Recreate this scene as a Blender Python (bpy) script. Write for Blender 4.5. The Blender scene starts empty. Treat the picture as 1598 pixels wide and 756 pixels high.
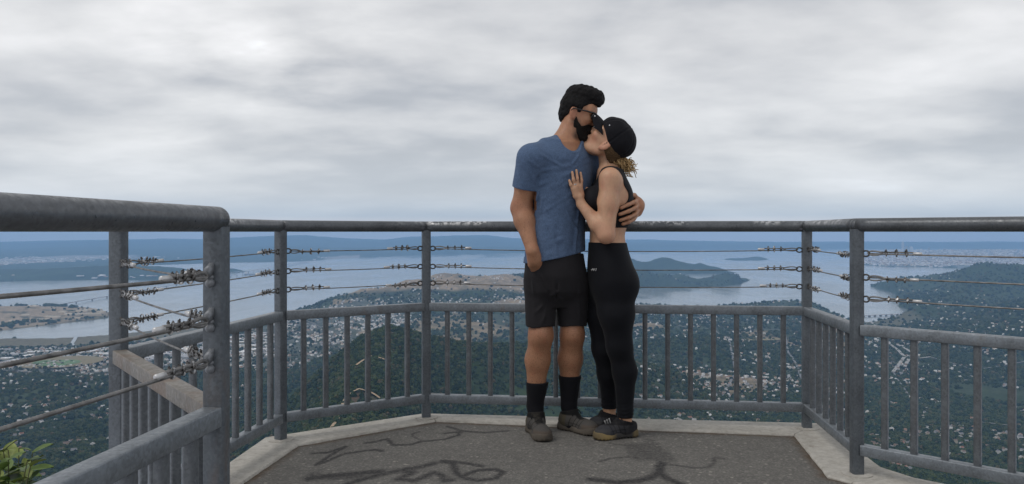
import bpy, bmesh, math, random
import numpy as np
from mathutils import Vector, Matrix

R = math.radians
random.seed(7)
rng = np.random.default_rng(11)
scene = bpy.context.scene
C = scene.collection

# ------------------------------------------------------------------ camera, sky, sun, exposure
EYE = 1.02            # the lens is level with the underside of the handrail
FPX = 1242.0          # focal length in photograph pixels (photograph 1598 wide)
cam_d = bpy.data.cameras.new('camera')
cam = bpy.data.objects.new('camera', cam_d); C.objects.link(cam)
cam.location = (0, 0, EYE)
cam.rotation_euler = (R(90), 0, 0)
cam_d.sensor_width = 36.0
cam_d.lens = FPX / 1598.0 * 36.0
cam_d.shift_y = -16.0 / 1598.0
cam_d.clip_start = 0.05
cam_d.clip_end = 200000.0
scene.camera = cam

SUN_EL, SUN_AZ = R(52), R(-118)     # azimuth measured from +Y, clockwise: behind the camera and to the left
world = bpy.data.worlds.new('World'); scene.world = world; world.use_nodes = True
def build_sky():
    nt = world.node_tree; nt.nodes.clear(); N = nt.nodes.new; L = nt.links.new
    out = N('ShaderNodeOutputWorld'); bg = N('ShaderNodeBackground'); bg.inputs['Strength'].default_value = 0.1
    sky = N('ShaderNodeTexSky'); sky.sky_type = 'NISHITA'; sky.sun_disc = False
    sky.sun_elevation = SUN_EL; sky.sun_rotation = SUN_AZ
    sky.altitude = 700; sky.air_density = 1.0; sky.dust_density = 1.0
    co = N('ShaderNodeTexCoord'); sep = N('ShaderNodeSeparateXYZ'); L(co.outputs['Generated'], sep.inputs[0])
    def math_(op, a, b=None, clamp=False):
        m = N('ShaderNodeMath'); m.operation = op; m.use_clamp = clamp
        for i, v in enumerate((a, b)):
            if v is None: continue
            if isinstance(v, (int, float)): m.inputs[i].default_value = v
            else: L(v, m.inputs[i])
        return m.outputs[0]
    zc = math_('MAXIMUM', sep.outputs['Z'], 0.0)
    den = math_('ADD', zc, 0.21)
    px = math_('DIVIDE', sep.outputs['X'], den); py = math_('DIVIDE', sep.outputs['Y'], den)
    comb = N('ShaderNodeCombineXYZ'); L(px, comb.inputs[0]); L(py, comb.inputs[1])
    def noise(scale, detail, rough, off, sx=1.0, dist=0.0):
        mp = N('ShaderNodeMapping'); L(comb.outputs[0], mp.inputs[0])
        mp.inputs['Location'].default_value = off; mp.inputs['Scale'].default_value = (sx, 1, 1)
        n = N('ShaderNodeTexNoise'); n.inputs['Scale'].default_value = scale
        n.inputs['Detail'].default_value = detail; n.inputs['Roughness'].default_value = rough
        n.inputs['Distortion'].default_value = dist
        L(mp.outputs[0], n.inputs['Vector']); return n.outputs['Fac']
    big = noise(0.85, 3.0, 0.45, SKY_OFF[0], 0.75, 0.1)
    mid = noise(1.9, 6.0, 0.5, SKY_OFF[1], 0.85, 0.12)
    fin = noise(7.0, 5.0, 0.5, (2.2, 1.7, 0), 0.8, 0.2)
    s = math_('ADD', math_('ADD', math_('MULTIPLY', big, 0.54), math_('MULTIPLY', mid, 0.39)), math_('MULTIPLY', fin, 0.07))
    # the thin bright gap in the cloud deck
    gx_ = math_('MULTIPLY', math_('ADD', px, 0.74), 2.6); gy_ = math_('MULTIPLY', math_('ADD', py, -2.22), 2.2)
    g2 = math_('ADD', math_('MULTIPLY', gx_, gx_), math_('MULTIPLY', gy_, gy_)); gap = math_('POWER', 2.718, math_('MULTIPLY', g2, -1.0))
    s = math_('ADD', s, math_('MULTIPLY', math_('MULTIPLY', gap, 0.16), math_('ADD', fin, 0.15)))
    rp = N('ShaderNodeValToRGB'); L(s, rp.inputs[0])
    e = rp.color_ramp.elements
    e[0].position = 0.35; e[0].color = (0.36, 0.385, 0.42, 1)
    e[1].position = 0.67; e[1].color = (1.02, 1.04, 1.07, 1)
    for pos, col in ((0.43, (0.455, 0.475, 0.51, 1)), (0.49, (0.60, 0.61, 0.63, 1)), (0.56, (0.74, 0.745, 0.755, 1)), (0.62, (0.86, 0.86, 0.87, 1))):
        k = e.new(pos); k.color = col
    # cloud deck thins and turns blue-grey with distance towards the horizon
    hz = N('ShaderNodeValToRGB'); L(sep.outputs['Z'], hz.inputs[0])
    h = hz.color_ramp.elements
    h[0].position = 0.0; h[0].color = (0.9, 0.9, 0.9, 1)
    h[1].position = 0.22; h[1].color = (0, 0, 0, 1)
    k = h.new(0.035); k.color = (0.74, 0.74, 0.74, 1); k = h.new(0.10); k.color = (0.25, 0.25, 0.25, 1)
    hc = N('ShaderNodeValToRGB'); L(sep.outputs['Z'], hc.inputs[0])
    h = hc.color_ramp.elements
    h[0].position = 0.0; h[0].color = (0.60, 0.60, 0.66, 1)
    h[1].position = 0.12; h[1].color = (0.60, 0.65, 0.71, 1)
    k = h.new(0.020); k.color = (0.37, 0.47, 0.60, 1); k = h.new(0.048); k.color = (0.54, 0.60, 0.68, 1)
    mx = N('ShaderNodeMix'); mx.data_type = 'RGBA'
    L(hz.outputs[0], mx.inputs[0]); L(rp.outputs[0], mx.inputs[6]); L(hc.outputs[0], mx.inputs[7])
    gain = N('ShaderNodeVectorMath'); gain.operation = 'SCALE'; gain.inputs['Scale'].default_value = 11.0
    L(mx.outputs[2], gain.inputs[0])
    m2 = N('ShaderNodeMix'); m2.data_type = 'RGBA'; m2.inputs[0].default_value = 0.93
    L(sky.outputs[0], m2.inputs[6]); L(gain.outputs[0], m2.inputs[7])
    L(m2.outputs[2], bg.inputs['Color']); L(bg.outputs[0], out.inputs[0])
SKY_OFF = ((3.1, 0.4, 0), (1.3, 6.2, 0))
build_sky()

sun_d = bpy.data.lights.new('sun', 'SUN'); sun = bpy.data.objects.new('sun', sun_d); C.objects.link(sun)
sun_d.energy = 1.1; sun_d.angle = R(25); sun_d.color = (1.0, 0.955, 0.90)
sd = Vector((math.sin(SUN_AZ) * math.cos(SUN_EL), math.cos(SUN_AZ) * math.cos(SUN_EL), math.sin(SUN_EL)))
sun.rotation_euler = sd.to_track_quat('Z', 'Y').to_euler()
sun.location = (-3, -4, 12)

vs = scene.view_settings
vs.view_transform = 'Standard'; vs.look = 'None'; vs.exposure = 0.0; vs.gamma = 1.0; vs.use_curve_mapping = False
scene.cycles.use_denoising = True
scene.cycles.max_bounces = 8; scene.cycles.volume_bounces = 2

# ------------------------------------------------------------------ helpers
def P(u, v, Y):
    """point at depth Y that a sight line through photograph pixel (u, v) meets"""
    return Vector(((u - 799.0) / FPX * Y, Y, EYE - (v - 362.0) / FPX * Y))

def tag(o, label=None, cat=None, group=None, kind=None):
    if label: o['label'] = label
    if cat: o['category'] = cat
    if group: o['group'] = group
    if kind: o['kind'] = kind
    return o

def empty(name, loc=(0, 0, 0)):
    o = bpy.data.objects.new(name, None); C.objects.link(o); o.location = loc
    o.empty_display_size = 0.1
    return o

def link(name, me, mat=None, parent=None, smooth=False):
    o = bpy.data.objects.new(name, me); C.objects.link(o)
    if mat is not None and len(me.materials) == 0: me.materials.append(mat)
    if smooth: me.shade_smooth()
    if parent is not None:
        o.parent = parent
        if parent.parent is None:
            o.matrix_parent_inverse = Matrix.Translation(-parent.location)
    return o

def mesh_np(name, verts, faces, attrs=None):
    """verts (n,3) array, faces (m,3|4) int array"""
    verts = np.ascontiguousarray(verts, dtype=np.float32); faces = np.ascontiguousarray(faces, dtype=np.int32)
    me = bpy.data.meshes.new(name); k = faces.shape[1]
    me.vertices.add(len(verts)); me.vertices.foreach_set('co', verts.ravel())
    me.loops.add(faces.size); me.loops.foreach_set('vertex_index', faces.ravel())
    me.polygons.add(len(faces)); me.polygons.foreach_set('loop_start', np.arange(0, faces.size, k, dtype=np.int32))
    if attrs:
        for an, arr in attrs.items():
            arr = np.asarray(arr, dtype=np.float32)
            if arr.ndim == 1:
                a = me.attributes.new(an, 'FLOAT', 'POINT'); a.data.foreach_set('value', arr)
            else:
                if arr.shape[1] == 3: arr = np.concatenate([arr, np.ones((len(arr), 1), np.float32)], 1)
                a = me.attributes.new(an, 'FLOAT_COLOR', 'POINT'); a.data.foreach_set('color', arr.ravel())
    me.update(calc_edges=True); me.validate()
    return me

class MB:
    """collects shapes, then builds ONE mesh"""
    def __init__(s): s.v = []; s.f = []
    def add(s, verts, faces):
        b = len(s.v); s.v += [tuple(p) for p in verts]; s.f += [tuple(b + i for i in f) for f in faces]
    def tube(s, pts, r, n=10, caps=True):
        pts = [Vector(p) for p in pts]; rr = r if isinstance(r, (list, tuple)) else [r] * len(pts)
        t0 = (pts[1] - pts[0]).normalized()
        up = Vector((0, 0, 1)) if abs(t0.z) < 0.9 else Vector((1, 0, 0))
        nx = t0.cross(up).normalized(); vs_ = []
        for i, p in enumerate(pts):
            if i == 0: t = t0
            elif i == len(pts) - 1: t = (pts[i] - pts[i - 1]).normalized()
            else: t = ((pts[i] - pts[i - 1]).normalized() + (pts[i + 1] - pts[i]).normalized()).normalized()
            nx = (nx - t * nx.dot(t)).normalized(); ny = t.cross(nx)
            sc = 1.0
            for k in range(n):
                a = 2 * math.pi * k / n
                vs_.append(p + (nx * math.cos(a) + ny * math.sin(a)) * rr[i] * sc)
        fs = []
        for i in range(len(pts) - 1):
            for k in range(n):
                a, b = i * n + k, i * n + (k + 1) % n
                fs.append((a, b, b + n, a + n))
        if caps:
            fs.append(tuple(reversed(range(n)))); fs.append(tuple(range((len(pts) - 1) * n, len(pts) * n)))
        s.add(vs_, fs)
    def box(s, c, sz, rot=None, bev=0.0):
        c = Vector(c); hx, hy, hz = [q / 2 for q in sz]
        M = rot if rot is not None else Matrix.Identity(3)
        if bev <= 0:
            vs_ = [c + M @ Vector((x, y, z)) for z in (-hz, hz) for y in (-hy, hy) for x in (-hx, hx)]
            s.add(vs_, [(0, 2, 3, 1), (4, 5, 7, 6), (0, 1, 5, 4), (2, 6, 7, 3), (0, 4, 6, 2), (1, 3, 7, 5)])
        else:  # bevelled along the local z axis: an octagonal prism with rounded long edges
            ring = []
            for (sx, sy) in ((1, 1), (-1, 1), (-1, -1), (1, -1)):
                cx, cy = sx * (hx - bev), sy * (hy - bev)
                a0 = math.atan2(sy, sx) - math.pi / 4
                for k in range(3):
                    a = a0 + k * math.pi / 4
                    ring.append((cx + bev * math.cos(a), cy + bev * math.sin(a)))
            n = len(ring)
            vs_ = [c + M @ Vector((x, y, z)) for z in (-hz, hz) for (x, y) in ring]
            fs = [(k, (k + 1) % n, n + (k + 1) % n, n + k) for k in range(n)]
            fs += [tuple(reversed(range(n))), tuple(range(n, 2 * n))]
            s.add(vs_, fs)
    def bar(s, a, b, w, h, bev=0.004):
        """rectangular tube from a to b, w across, h tall"""
        a = Vector(a); b = Vector(b); z = (b - a); L_ = z.length; z.normalize()
        up = Vector((0, 0, 1)) if abs(z.z) < 0.95 else Vector((0, 1, 0))
        x = z.cross(up).normalized(); y = x.cross(z).normalized()
        M = Matrix((x, y, z)).transposed()
        s.box((a + b) / 2, (w, h, L_), M, bev)
    def sphere(s, c, r, n=12, m=8, sc=(1, 1, 1)):
        c = Vector(c); vs_ = [c + Vector((0, 0, r * sc[2]))]
        for i in range(1, m):
            t = math.pi * i / m
            for k in range(n):
                a = 2 * math.pi * k / n
                vs_.append(c + Vector((r * sc[0] * math.sin(t) * math.cos(a), r * sc[1] * math.sin(t) * math.sin(a), r * sc[2] * math.cos(t))))
        vs_.append(c - Vector((0, 0, r * sc[2]))); fs = []
        for k in range(n): fs.append((0, 1 + k, 1 + (k + 1) % n))
        for i in range(m - 2):
            for k in range(n):
                a, b = 1 + i * n + k, 1 + i * n + (k + 1) % n
                fs.append((a, a + n, b + n, b))
        last = len(vs_) - 1
        for k in range(n): fs.append((last, 1 + (m - 2) * n + (k + 1) % n, 1 + (m - 2) * n + k))
        s.add(vs_, fs)
    def mesh(s, name):
        me = bpy.data.meshes.new(name); me.from_pydata(s.v, [], s.f); me.update(); return me
    def build(s, name, mat, parent=None, smooth=False):
        me = s.mesh(name)
        o = link(name, me, mat, parent)
        if smooth: me.shade_smooth()
        return o

def smooth_angle(o, ang=40):
    """smooth shading with sharp edges past the angle, in plain mesh data"""
    me = o.data; bm = bmesh.new(); bm.from_mesh(me)
    for f in bm.faces: f.smooth = True
    for e in bm.edges:
        if len(e.link_faces) == 2 and e.calc_face_angle(0) > R(ang): e.smooth = False
    bm.to_mesh(me); bm.free()

# node material helper
class Mat:
    def __init__(s, name, base=(0.5, 0.5, 0.5), rough=0.6, metal=0.0, spec=0.5):
        s.m = bpy.data.materials.new(name); s.m.use_nodes = True
        s.nt = s.m.node_tree; s.b = s.nt.nodes['Principled BSDF']
        s.b.inputs['Base Color'].default_value = (*base, 1); s.b.inputs['Roughness'].default_value = rough
        s.b.inputs['Metallic'].default_value = metal; s.b.inputs['Specular IOR Level'].default_value = spec
    def N(s, t, **kw):
        n = s.nt.nodes.new(t)
        for k, v in kw.items(): setattr(n, k, v)
        return n
    def L(s, a, b): s.nt.links.new(a, b)
    def coord(s, which='Object', scale=(1, 1, 1), rot=(0, 0, 0)):
        c = s.N('ShaderNodeTexCoord'); m = s.N('ShaderNodeMapping')
        m.inputs['Scale'].default_value = scale; m.inputs['Rotation'].default_value = rot
        s.L(c.outputs[which], m.inputs[0]); return m.outputs[0]
    def noise(s, scale, detail=4, rough=0.5, vec=None, dist=0.0):
        n = s.N('ShaderNodeTexNoise'); n.inputs['Scale'].default_value = scale; n.inputs['Detail'].default_value = detail
        n.inputs['Roughness'].default_value = rough; n.inputs['Distortion'].default_value = dist
        s.L(vec if vec is not None else s.coord(), n.inputs['Vector']); return n.outputs['Fac']
    def voronoi(s, scale, vec=None, feature='F1', out='Distance'):
        n = s.N('ShaderNodeTexVoronoi'); n.feature = feature; n.inputs['Scale'].default_value = scale
        s.L(vec if vec is not None else s.coord(), n.inputs['Vector']); return n.outputs[out]
    def ramp(s, fac, stops):
        r = s.N('ShaderNodeValToRGB'); s.L(fac, r.inputs[0]); e = r.color_ramp.elements
        def c4(c): return (*c, 1) if not isinstance(c, (int, float)) else (c, c, c, 1)
        e[0].position = stops[0][0]; e[0].color = c4(stops[0][1]); e[1].position = stops[-1][0]; e[1].color = c4(stops[-1][1])
        for p, c in stops[1:-1]: k = e.new(p); k.color = c4(c)
        return r.outputs[0]
    def mix(s, fac, a, b, mode='MIX'):
        m = s.N('ShaderNodeMix', data_type='RGBA', blend_type=mode)
        for i_, v in ((0, fac), (6, a), (7, b)):
            sock = m.inputs[i_]
            if isinstance(v, (int, float)): sock.default_value = v if i_ == 0 else (v, v, v, 1)
            elif isinstance(v, tuple): sock.default_value = (*v, 1)
            else: s.L(v, sock)
        return m.outputs[2]
    def math(s, op, a, b=None, clamp=False):
        m = s.N('ShaderNodeMath', operation=op, use_clamp=clamp)
        for i, v in enumerate((a, b)):
            if v is None: continue
            if isinstance(v, (int, float)): m.inputs[i].default_value = v
            else: s.L(v, m.inputs[i])
        return m.outputs[0]
    def attr(s, name, out='Color'):
        a = s.N('ShaderNodeAttribute', attribute_name=name); return a.outputs[out]
    def base(s, c): s.L(c, s.b.inputs['Base Color'])
    def rough(s, c): s.L(c, s.b.inputs['Roughness'])
    def bump(s, h, strength=0.3, dist=0.01):
        n = s.N('ShaderNodeBump'); n.inputs['Strength'].default_value = strength; n.inputs['Distance'].default_value = dist
        s.L(h, n.inputs['Height']); s.L(n.outputs[0], s.b.inputs['Normal'])

# value noise for building terrain
_tab = rng.random((256, 256)).astype(np.float64)
def vnoise(x, y):
    xi = np.floor(x).astype(np.int64); yi = np.floor(y).astype(np.int64); fx = x - xi; fy = y - yi
    fx = fx * fx * fx * (fx * (fx * 6 - 15) + 10); fy = fy * fy * fy * (fy * (fy * 6 - 15) + 10)
    a = _tab[xi & 255, yi & 255]; b = _tab[(xi + 1) & 255, yi & 255]; c = _tab[xi & 255, (yi + 1) & 255]; d = _tab[(xi + 1) & 255, (yi + 1) & 255]
    return (a + (b - a) * fx) * (1 - fy) + (c + (d - c) * fx) * fy
def fbm(x, y, sc, oct=5, gain=0.5):
    v = 0; amp = 1; tot = 0; x = np.asarray(x, dtype=np.float64) / sc + 31.7; y = np.asarray(y, dtype=np.float64) / sc + 11.3
    for i in range(oct):
        v = v + amp * vnoise(x, y); tot += amp; amp *= gain; x = x * 2.03 + 17.1; y = y * 2.03 + 5.7
    return v / tot
def sstep(a, b, x):
    t = np.clip((np.asarray(x, dtype=np.float64) - a) / (b - a), 0, 1); return t * t * (3 - 2 * t)
# ------------------------------------------------------------------ materials of the platform
def galv_mat(name, tint=(0.175, 0.188, 0.205), flake=0.0, rust=0.0, rough=0.55):
    m = Mat(name, tint, rough, 0.35)
    co = m.coord('Object')
    n1 = m.noise(9, 5, 0.6, co); n2 = m.noise(70, 3, 0.6, co)
    sp = m.voronoi(150, co, out='Color')
    spg = m.N('ShaderNodeRGBToBW'); m.L(sp, spg.inputs[0])
    c = m.ramp(n1, [(0.28, tuple(q * 0.66 for q in tint)), (0.5, tint), (0.72, tuple(q * 1.38 for q in tint))])
    c = m.mix(0.35, c, m.ramp(spg.outputs[0], [(0.1, tuple(q * 0.6 for q in tint)), (0.9, tuple(q * 1.55 for q in tint))]))
    if rust > 0:
        st = m.noise(5.5, 5, 0.65, m.coord('Object', (1, 1, 0.35)), 0.3)
        f = m.ramp(st, [(0.66 - rust, 0.0), (0.80 - rust, 1.0)])
        c = m.mix(m.math('MULTIPLY', f, 0.5), c, (0.16, 0.095, 0.055))
    if flake > 0:
        geo = m.N('ShaderNodeNewGeometry'); sep = m.N('ShaderNodeSeparateXYZ'); m.L(geo.outputs['Normal'], sep.inputs[0])
        top = m.ramp(sep.outputs['Z'], [(0.1, 0.0), (0.75, 1.0)])
        patch = m.ramp(m.noise(1.6, 3, 0.5, co), [(0.53, 0.0), (0.60, 1.0)])
        bits = m.ramp(m.noise(42, 5, 0.7, co), [(0.47, 0.0), (0.56, 1.0)])
        f = m.math('MULTIPLY', m.math('MULTIPLY', top, patch), bits)
        c = m.mix(m.math('MULTIPLY', f, flake), c, (0.60, 0.60, 0.60))
    m.base(c)
    m.rough(m.ramp(n2, [(0.3, rough - 0.14), (0.7, rough + 0.14)]))
    m.bump(n2, 0.12, 0.002)
    return m.m
M_rail = galv_mat('galvanised_handrail', (0.092, 0.099, 0.108), flake=0.9, rough=0.40)
M_post = galv_mat('galvanised_post', (0.104, 0.118, 0.132), rust=0.03, rough=0.48)
M_tube = galv_mat('galvanised_tube', (0.172, 0.192, 0.212), rust=0.05, rough=0.45)
M_tan = galv_mat('stained_tube', (0.20, 0.185, 0.165), rust=0.16, rough=0.55)
M_bal = galv_mat('galvanised_baluster', (0.122, 0.134, 0.146), rust=0.06, rough=0.5)
M_lug = galv_mat('zinc_lug', (0.19, 0.20, 0.215))
m = Mat('steel_cable', (0.16, 0.15, 0.14), 0.5, 0.6)
m.base(m.ramp(m.noise(30, 4, 0.6), [(0.3, (0.10, 0.098, 0.096)), (0.7, (0.28, 0.275, 0.27))])); M_cable = m.m
m = Mat('zinc_clamp', (0.5, 0.5, 0.5), 0.4, 0.55)
m.base(m.ramp(m.noise(55, 3, 0.6), [(0.38, (0.030, 0.026, 0.024)), (0.50, (0.14, 0.135, 0.13)), (0.62, (0.58, 0.58, 0.58))])); M_clamp = m.m
m = Mat('silver_ferrule', (0.55, 0.55, 0.55), 0.4, 0.5); M_ferrule = m.m
m = Mat('dark_eye_bolt', (0.07, 0.068, 0.066), 0.5, 0.5); M_eye = m.m

def asphalt_mat():
    m = Mat('asphalt', (0.1, 0.1, 0.1), 0.92, 0, 0.25)
    co = m.coord('Object')
    n1 = m.noise(1.6, 5, 0.6, co); n2 = m.noise(14, 5, 0.65, co)
    v = m.voronoi(120, co, out='Color'); bw = m.N('ShaderNodeRGBToBW'); m.L(v, bw.inputs[0])
    vd = m.voronoi(120, co)
    c = m.ramp(n1, [(0.3, (0.108, 0.105, 0.099)), (0.7, (0.158, 0.153, 0.143))])
    c = m.mix(0.5, c, m.ramp(n2, [(0.3, (0.098, 0.095, 0.090)), (0.72, (0.170, 0.165, 0.153))]))
    c = m.mix(0.34, c, m.ramp(bw.outputs[0], [(0.25, (0.066, 0.062, 0.056)), (0.5, (0.120, 0.112, 0.10)), (0.78, (0.20, 0.185, 0.165)), (0.9, (0.30, 0.28, 0.25))]))
    stone = m.voronoi(26, co); sc_ = m.voronoi(26, co, out='Color'); sb = m.N('ShaderNodeRGBToBW'); m.L(sc_, sb.inputs[0])
    peb = m.math('MULTIPLY', m.ramp(stone, [(0.16, 1.0), (0.22, 0.0)]), m.ramp(sb.outputs[0], [(0.62, 0.0), (0.68, 1.0)]))
    c = m.mix(m.math('MULTIPLY', peb, 0.42), c, (0.42, 0.39, 0.34))
    mk = m.math('ADD', m.attr('mark', 'Fac'), m.math('MULTIPLY', m.math('SUBTRACT', m.noise(45, 4, 0.7, co), 0.5), 0.9))
    mark = m.ramp(mk, [(0.24, 0.0), (0.90, 0.86)])
    grain = m.ramp(m.noise(60, 4, 0.7, co), [(0.3, 0.55), (0.6, 1.0)])
    c = m.mix(m.math('MULTIPLY', mark, grain), c, (0.011, 0.011, 0.014))
    dirt = m.attr('dirt', 'Fac')
    c = m.mix(m.math('MULTIPLY', dirt, m.ramp(n2, [(0.35, 0.2), (0.6, 1.0)])), c, (0.085, 0.052, 0.028))
    m.base(c)
    h = m.math('ADD', m.math('MULTIPLY', vd, 0.6), m.math('MULTIPLY', n2, 0.5))
    m.bump(h, 0.7, 0.006)
    return m.m
M_asphalt = asphalt_mat()
def concrete_mat():
    m = Mat('weathered_concrete', (0.4, 0.38, 0.35), 0.9, 0, 0.3)
    co = m.coord('Object'); n1 = m.noise(3, 6, 0.65, co); n2 = m.noise(38, 5, 0.7, co)
    c = m.ramp(n1, [(0.3, (0.31, 0.29, 0.255)), (0.55, (0.45, 0.43, 0.39)), (0.75, (0.54, 0.525, 0.49))])
    c = m.mix(0.5, c, m.ramp(n2, [(0.3, (0.21, 0.195, 0.165)), (0.6, (0.47, 0.45, 0.41)), (0.8, (0.58, 0.57, 0.54))]))
    st = m.ramp(m.noise(11, 4, 0.6, co), [(0.63, 0.0), (0.72, 1.0)])
    c = m.mix(m.math('MULTIPLY', st, 0.45), c, (0.13, 0.10, 0.075))
    m.base(c); m.bump(n2, 0.5, 0.006); return m.m
M_conc = concrete_mat()

# ------------------------------------------------------------------ deck: asphalt sheet inside a concrete edge
# corners of the railing in plan (post centres)
PA = Vector((-0.900, -0.60, 0)); P1 = Vector((-0.657, 1.77, 0)); PL = Vector((-1.290, 2.61, 0)); P2 = Vector((-1.122, 3.86, 0))
P3 = Vector((-0.466, 4.32, 0)); P4 = Vector((1.515, 4.09, 0)); P5 = Vector((1.434, 3.31, 0)); P6 = Vector((2.55, 2.21, 0)); PB = Vector((2.90, 0.2, 0))
inner = [(-0.62, -0.8), (-0.56, 1.72), (-1.155, 2.62), (-1.085, 3.23), (-1.017, 3.78), (-0.409, 4.265), (1.406, 3.965), (1.308, 3.30), (1.37, 3.215), (2.40, 2.16), (2.72, -0.8)]
outer = [(-1.05, -0.8), (-0.80, 1.86), (-1.43, 2.58), (-1.25, 3.35), (-1.215, 3.915), (-0.495, 4.43), (1.64, 4.205), (1.59, 3.42), (1.66, 3.27), (2.72, 2.25), (3.05, -0.8)]

def strokes_mask(pts):
    """soft dark spray marks on the asphalt, given as photograph strokes turned into ground points"""
    def G(u, v):
        Y = EYE * FPX / (v - 362.0); return ((u - 799) / FPX * Y, Y)
    S = []
    def zl(pl, w, s, ox, oy, k): S.append(([G(ox + x / k, oy + y / k) for x, y in pl], w, s))
    a = (440, 640, 4.205)
    zl([(205, 285), (300, 280), (420, 240), (330, 290), (225, 362), (300, 335), (400, 290), (520, 272), (620, 262), (655, 270)], .010, .8, *a)
    zl([(550, 218), (620, 210), (690, 192), (730, 232), (840, 230), (920, 208), (1060, 196), (1160, 165), (1170, 145), (1065, 155)], .010, .8, *a)
    zl([(920, 205), (860, 175), (850, 160), (900, 145)], .007, .7, *a)
    zl([(1090, 110), (1180, 140), (1330, 150), (1480, 138)], .013, .7, *a)
    zl([(180, 450), (300, 435), (430, 425), (640, 405)], .024, .85, *a)
    zl([(200, 425), (320, 450), (520, 440)], .02, .6, *a)
    zl([(430, 485), (620, 430), (780, 395), (900, 375), (1000, 350)], .02, .75, *a)
    zl([(800, 400), (860, 410), (760, 455), (870, 465), (1000, 410), (1050, 430), (1075, 465), (1110, 460)], .018, .75, *a)
    zl([(1050, 340), (1120, 350), (1150, 420), (1180, 435), (1290, 395), (1400, 390), (1450, 410), (1400, 450), (1290, 462), (1190, 445)], .014, .8, *a)
    zl([(1050, 335), (1180, 345), (1310, 368)], .013, .8, *a)
    b = (820, 640, 4.205)
    zl([(540, 218), (690, 235)], .007, .6, *b)
    zl([(490, 340), (560, 318), (660, 308), (730, 312)], .008, .65, *b)
    for k in range(7):
        t = k / 6
        zl([(690 + 45 * t, 235 + 80 * t), (830 + 110 * t, 225 + 95 * t)], .034, .50, *b)
    zl([(790, 190), (830, 200)], .014, .5, *b)
    zl([(850, 330), (960, 360), (1100, 380), (1200, 375), (1240, 345), (1240, 310), (1310, 320)], .010, .6, *b)
    zl([(900, 350), (880, 370), (880, 410), (820, 445), (730, 465), (600, 478), (430, 455)], .020, .9, *b)
    zl([(880, 410), (930, 450), (1020, 488)], .018, .85, *b)
    zl([(640, 405), (720, 400)], .010, .35, *b)
    out = np.zeros(len(pts))
    for pl, w, s in S:
        d = np.full(len(pts), 9.0)
        for (x0, y0), (x1, y1) in zip(pl[:-1], pl[1:]):
            ax, ay = x1 - x0, y1 - y0; L2 = ax * ax + ay * ay + 1e-9
            t = np.clip(((pts[:, 0] - x0) * ax + (pts[:, 1] - y0) * ay) / L2, 0, 1)
            d = np.minimum(d, np.hypot(pts[:, 0] - x0 - t * ax, (pts[:, 1] - y0 - t * ay) * 0.8))
        out = np.maximum(out, min(1.0, s * 1.22) * np.exp(-(d / (w * 1.5)) ** 2))
    return out

def inside(px, py, poly):
    c = np.zeros(px.shape, bool); n = len(poly); j = n - 1
    for i in range(n):
        xi, yi = poly[i]; xj, yj = poly[j]
        cond = ((yi > py) != (yj > py)) & (px < (xj - xi) * (py - yi) / (yj - yi + 1e-12) + xi); c ^= cond; j = i
    return c
def edge_dist(px, py, poly):
    d = np.full(px.shape, 99.0); n = len(poly)
    for i in range(n):
        x0, y0 = poly[i]; x1, y1 = poly[(i + 1) % n]; ax, ay = x1 - x0, y1 - y0; L2 = ax * ax + ay * ay
        t = np.clip(((px - x0) * ax + (py - y0) * ay) / L2, 0, 1); d = np.minimum(d, np.hypot(px - x0 - t * ax, py - y0 - t * ay))
    return d
gx = np.arange(-1.6, 3.2, 0.012); gy = np.arange(-0.8, 4.6, 0.012)
X, Y = np.meshgrid(gx, gy, indexing='ij'); nx_, ny_ = X.shape
mid_poly = [((a[0] * .75 + b[0] * .25), (a[1] * .75 + b[1] * .25)) for a, b in zip(inner, outer)]   # asphalt runs a little under the edge
ins = inside(X, Y, mid_poly)
Z = 0.0015 * (fbm(X, Y, 0.5, 4) - 0.5) * 2 + 0.0012 * (fbm(X * 7, Y * 7, 0.35, 3) - 0.5) * 2
idx = np.arange(nx_ * ny_).reshape(nx_, ny_)
ok = ins[:-1, :-1] & ins[1:, :-1] & ins[:-1, 1:] & ins[1:, 1:]
q = np.stack([idx[:-1, :-1][ok], idx[1:, :-1][ok], idx[1:, 1:][ok], idx[:-1, 1:][ok]], 1)
used = np.unique(q); remap = np.full(nx_ * ny_, -1); remap[used] = np.arange(len(used))
pv = np.stack([X.ravel(), Y.ravel(), Z.ravel()], 1)[used]
ed = edge_dist(pv[:, 0], pv[:, 1], inner)
jit = fbm(pv[:, 0], pv[:, 1], 0.06, 3)
dirt = np.clip(1.0 - ed / (0.02 + 0.05 * jit), 0, 1) * 0.9
me = mesh_np('platform_deck', pv, remap[q], {'mark': strokes_mask(pv), 'dirt': dirt})
deck = tag(link('platform_deck', me, M_asphalt, smooth=True), 'grey asphalt deck of the lookout with dark spray marks', kind='structure')

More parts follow.
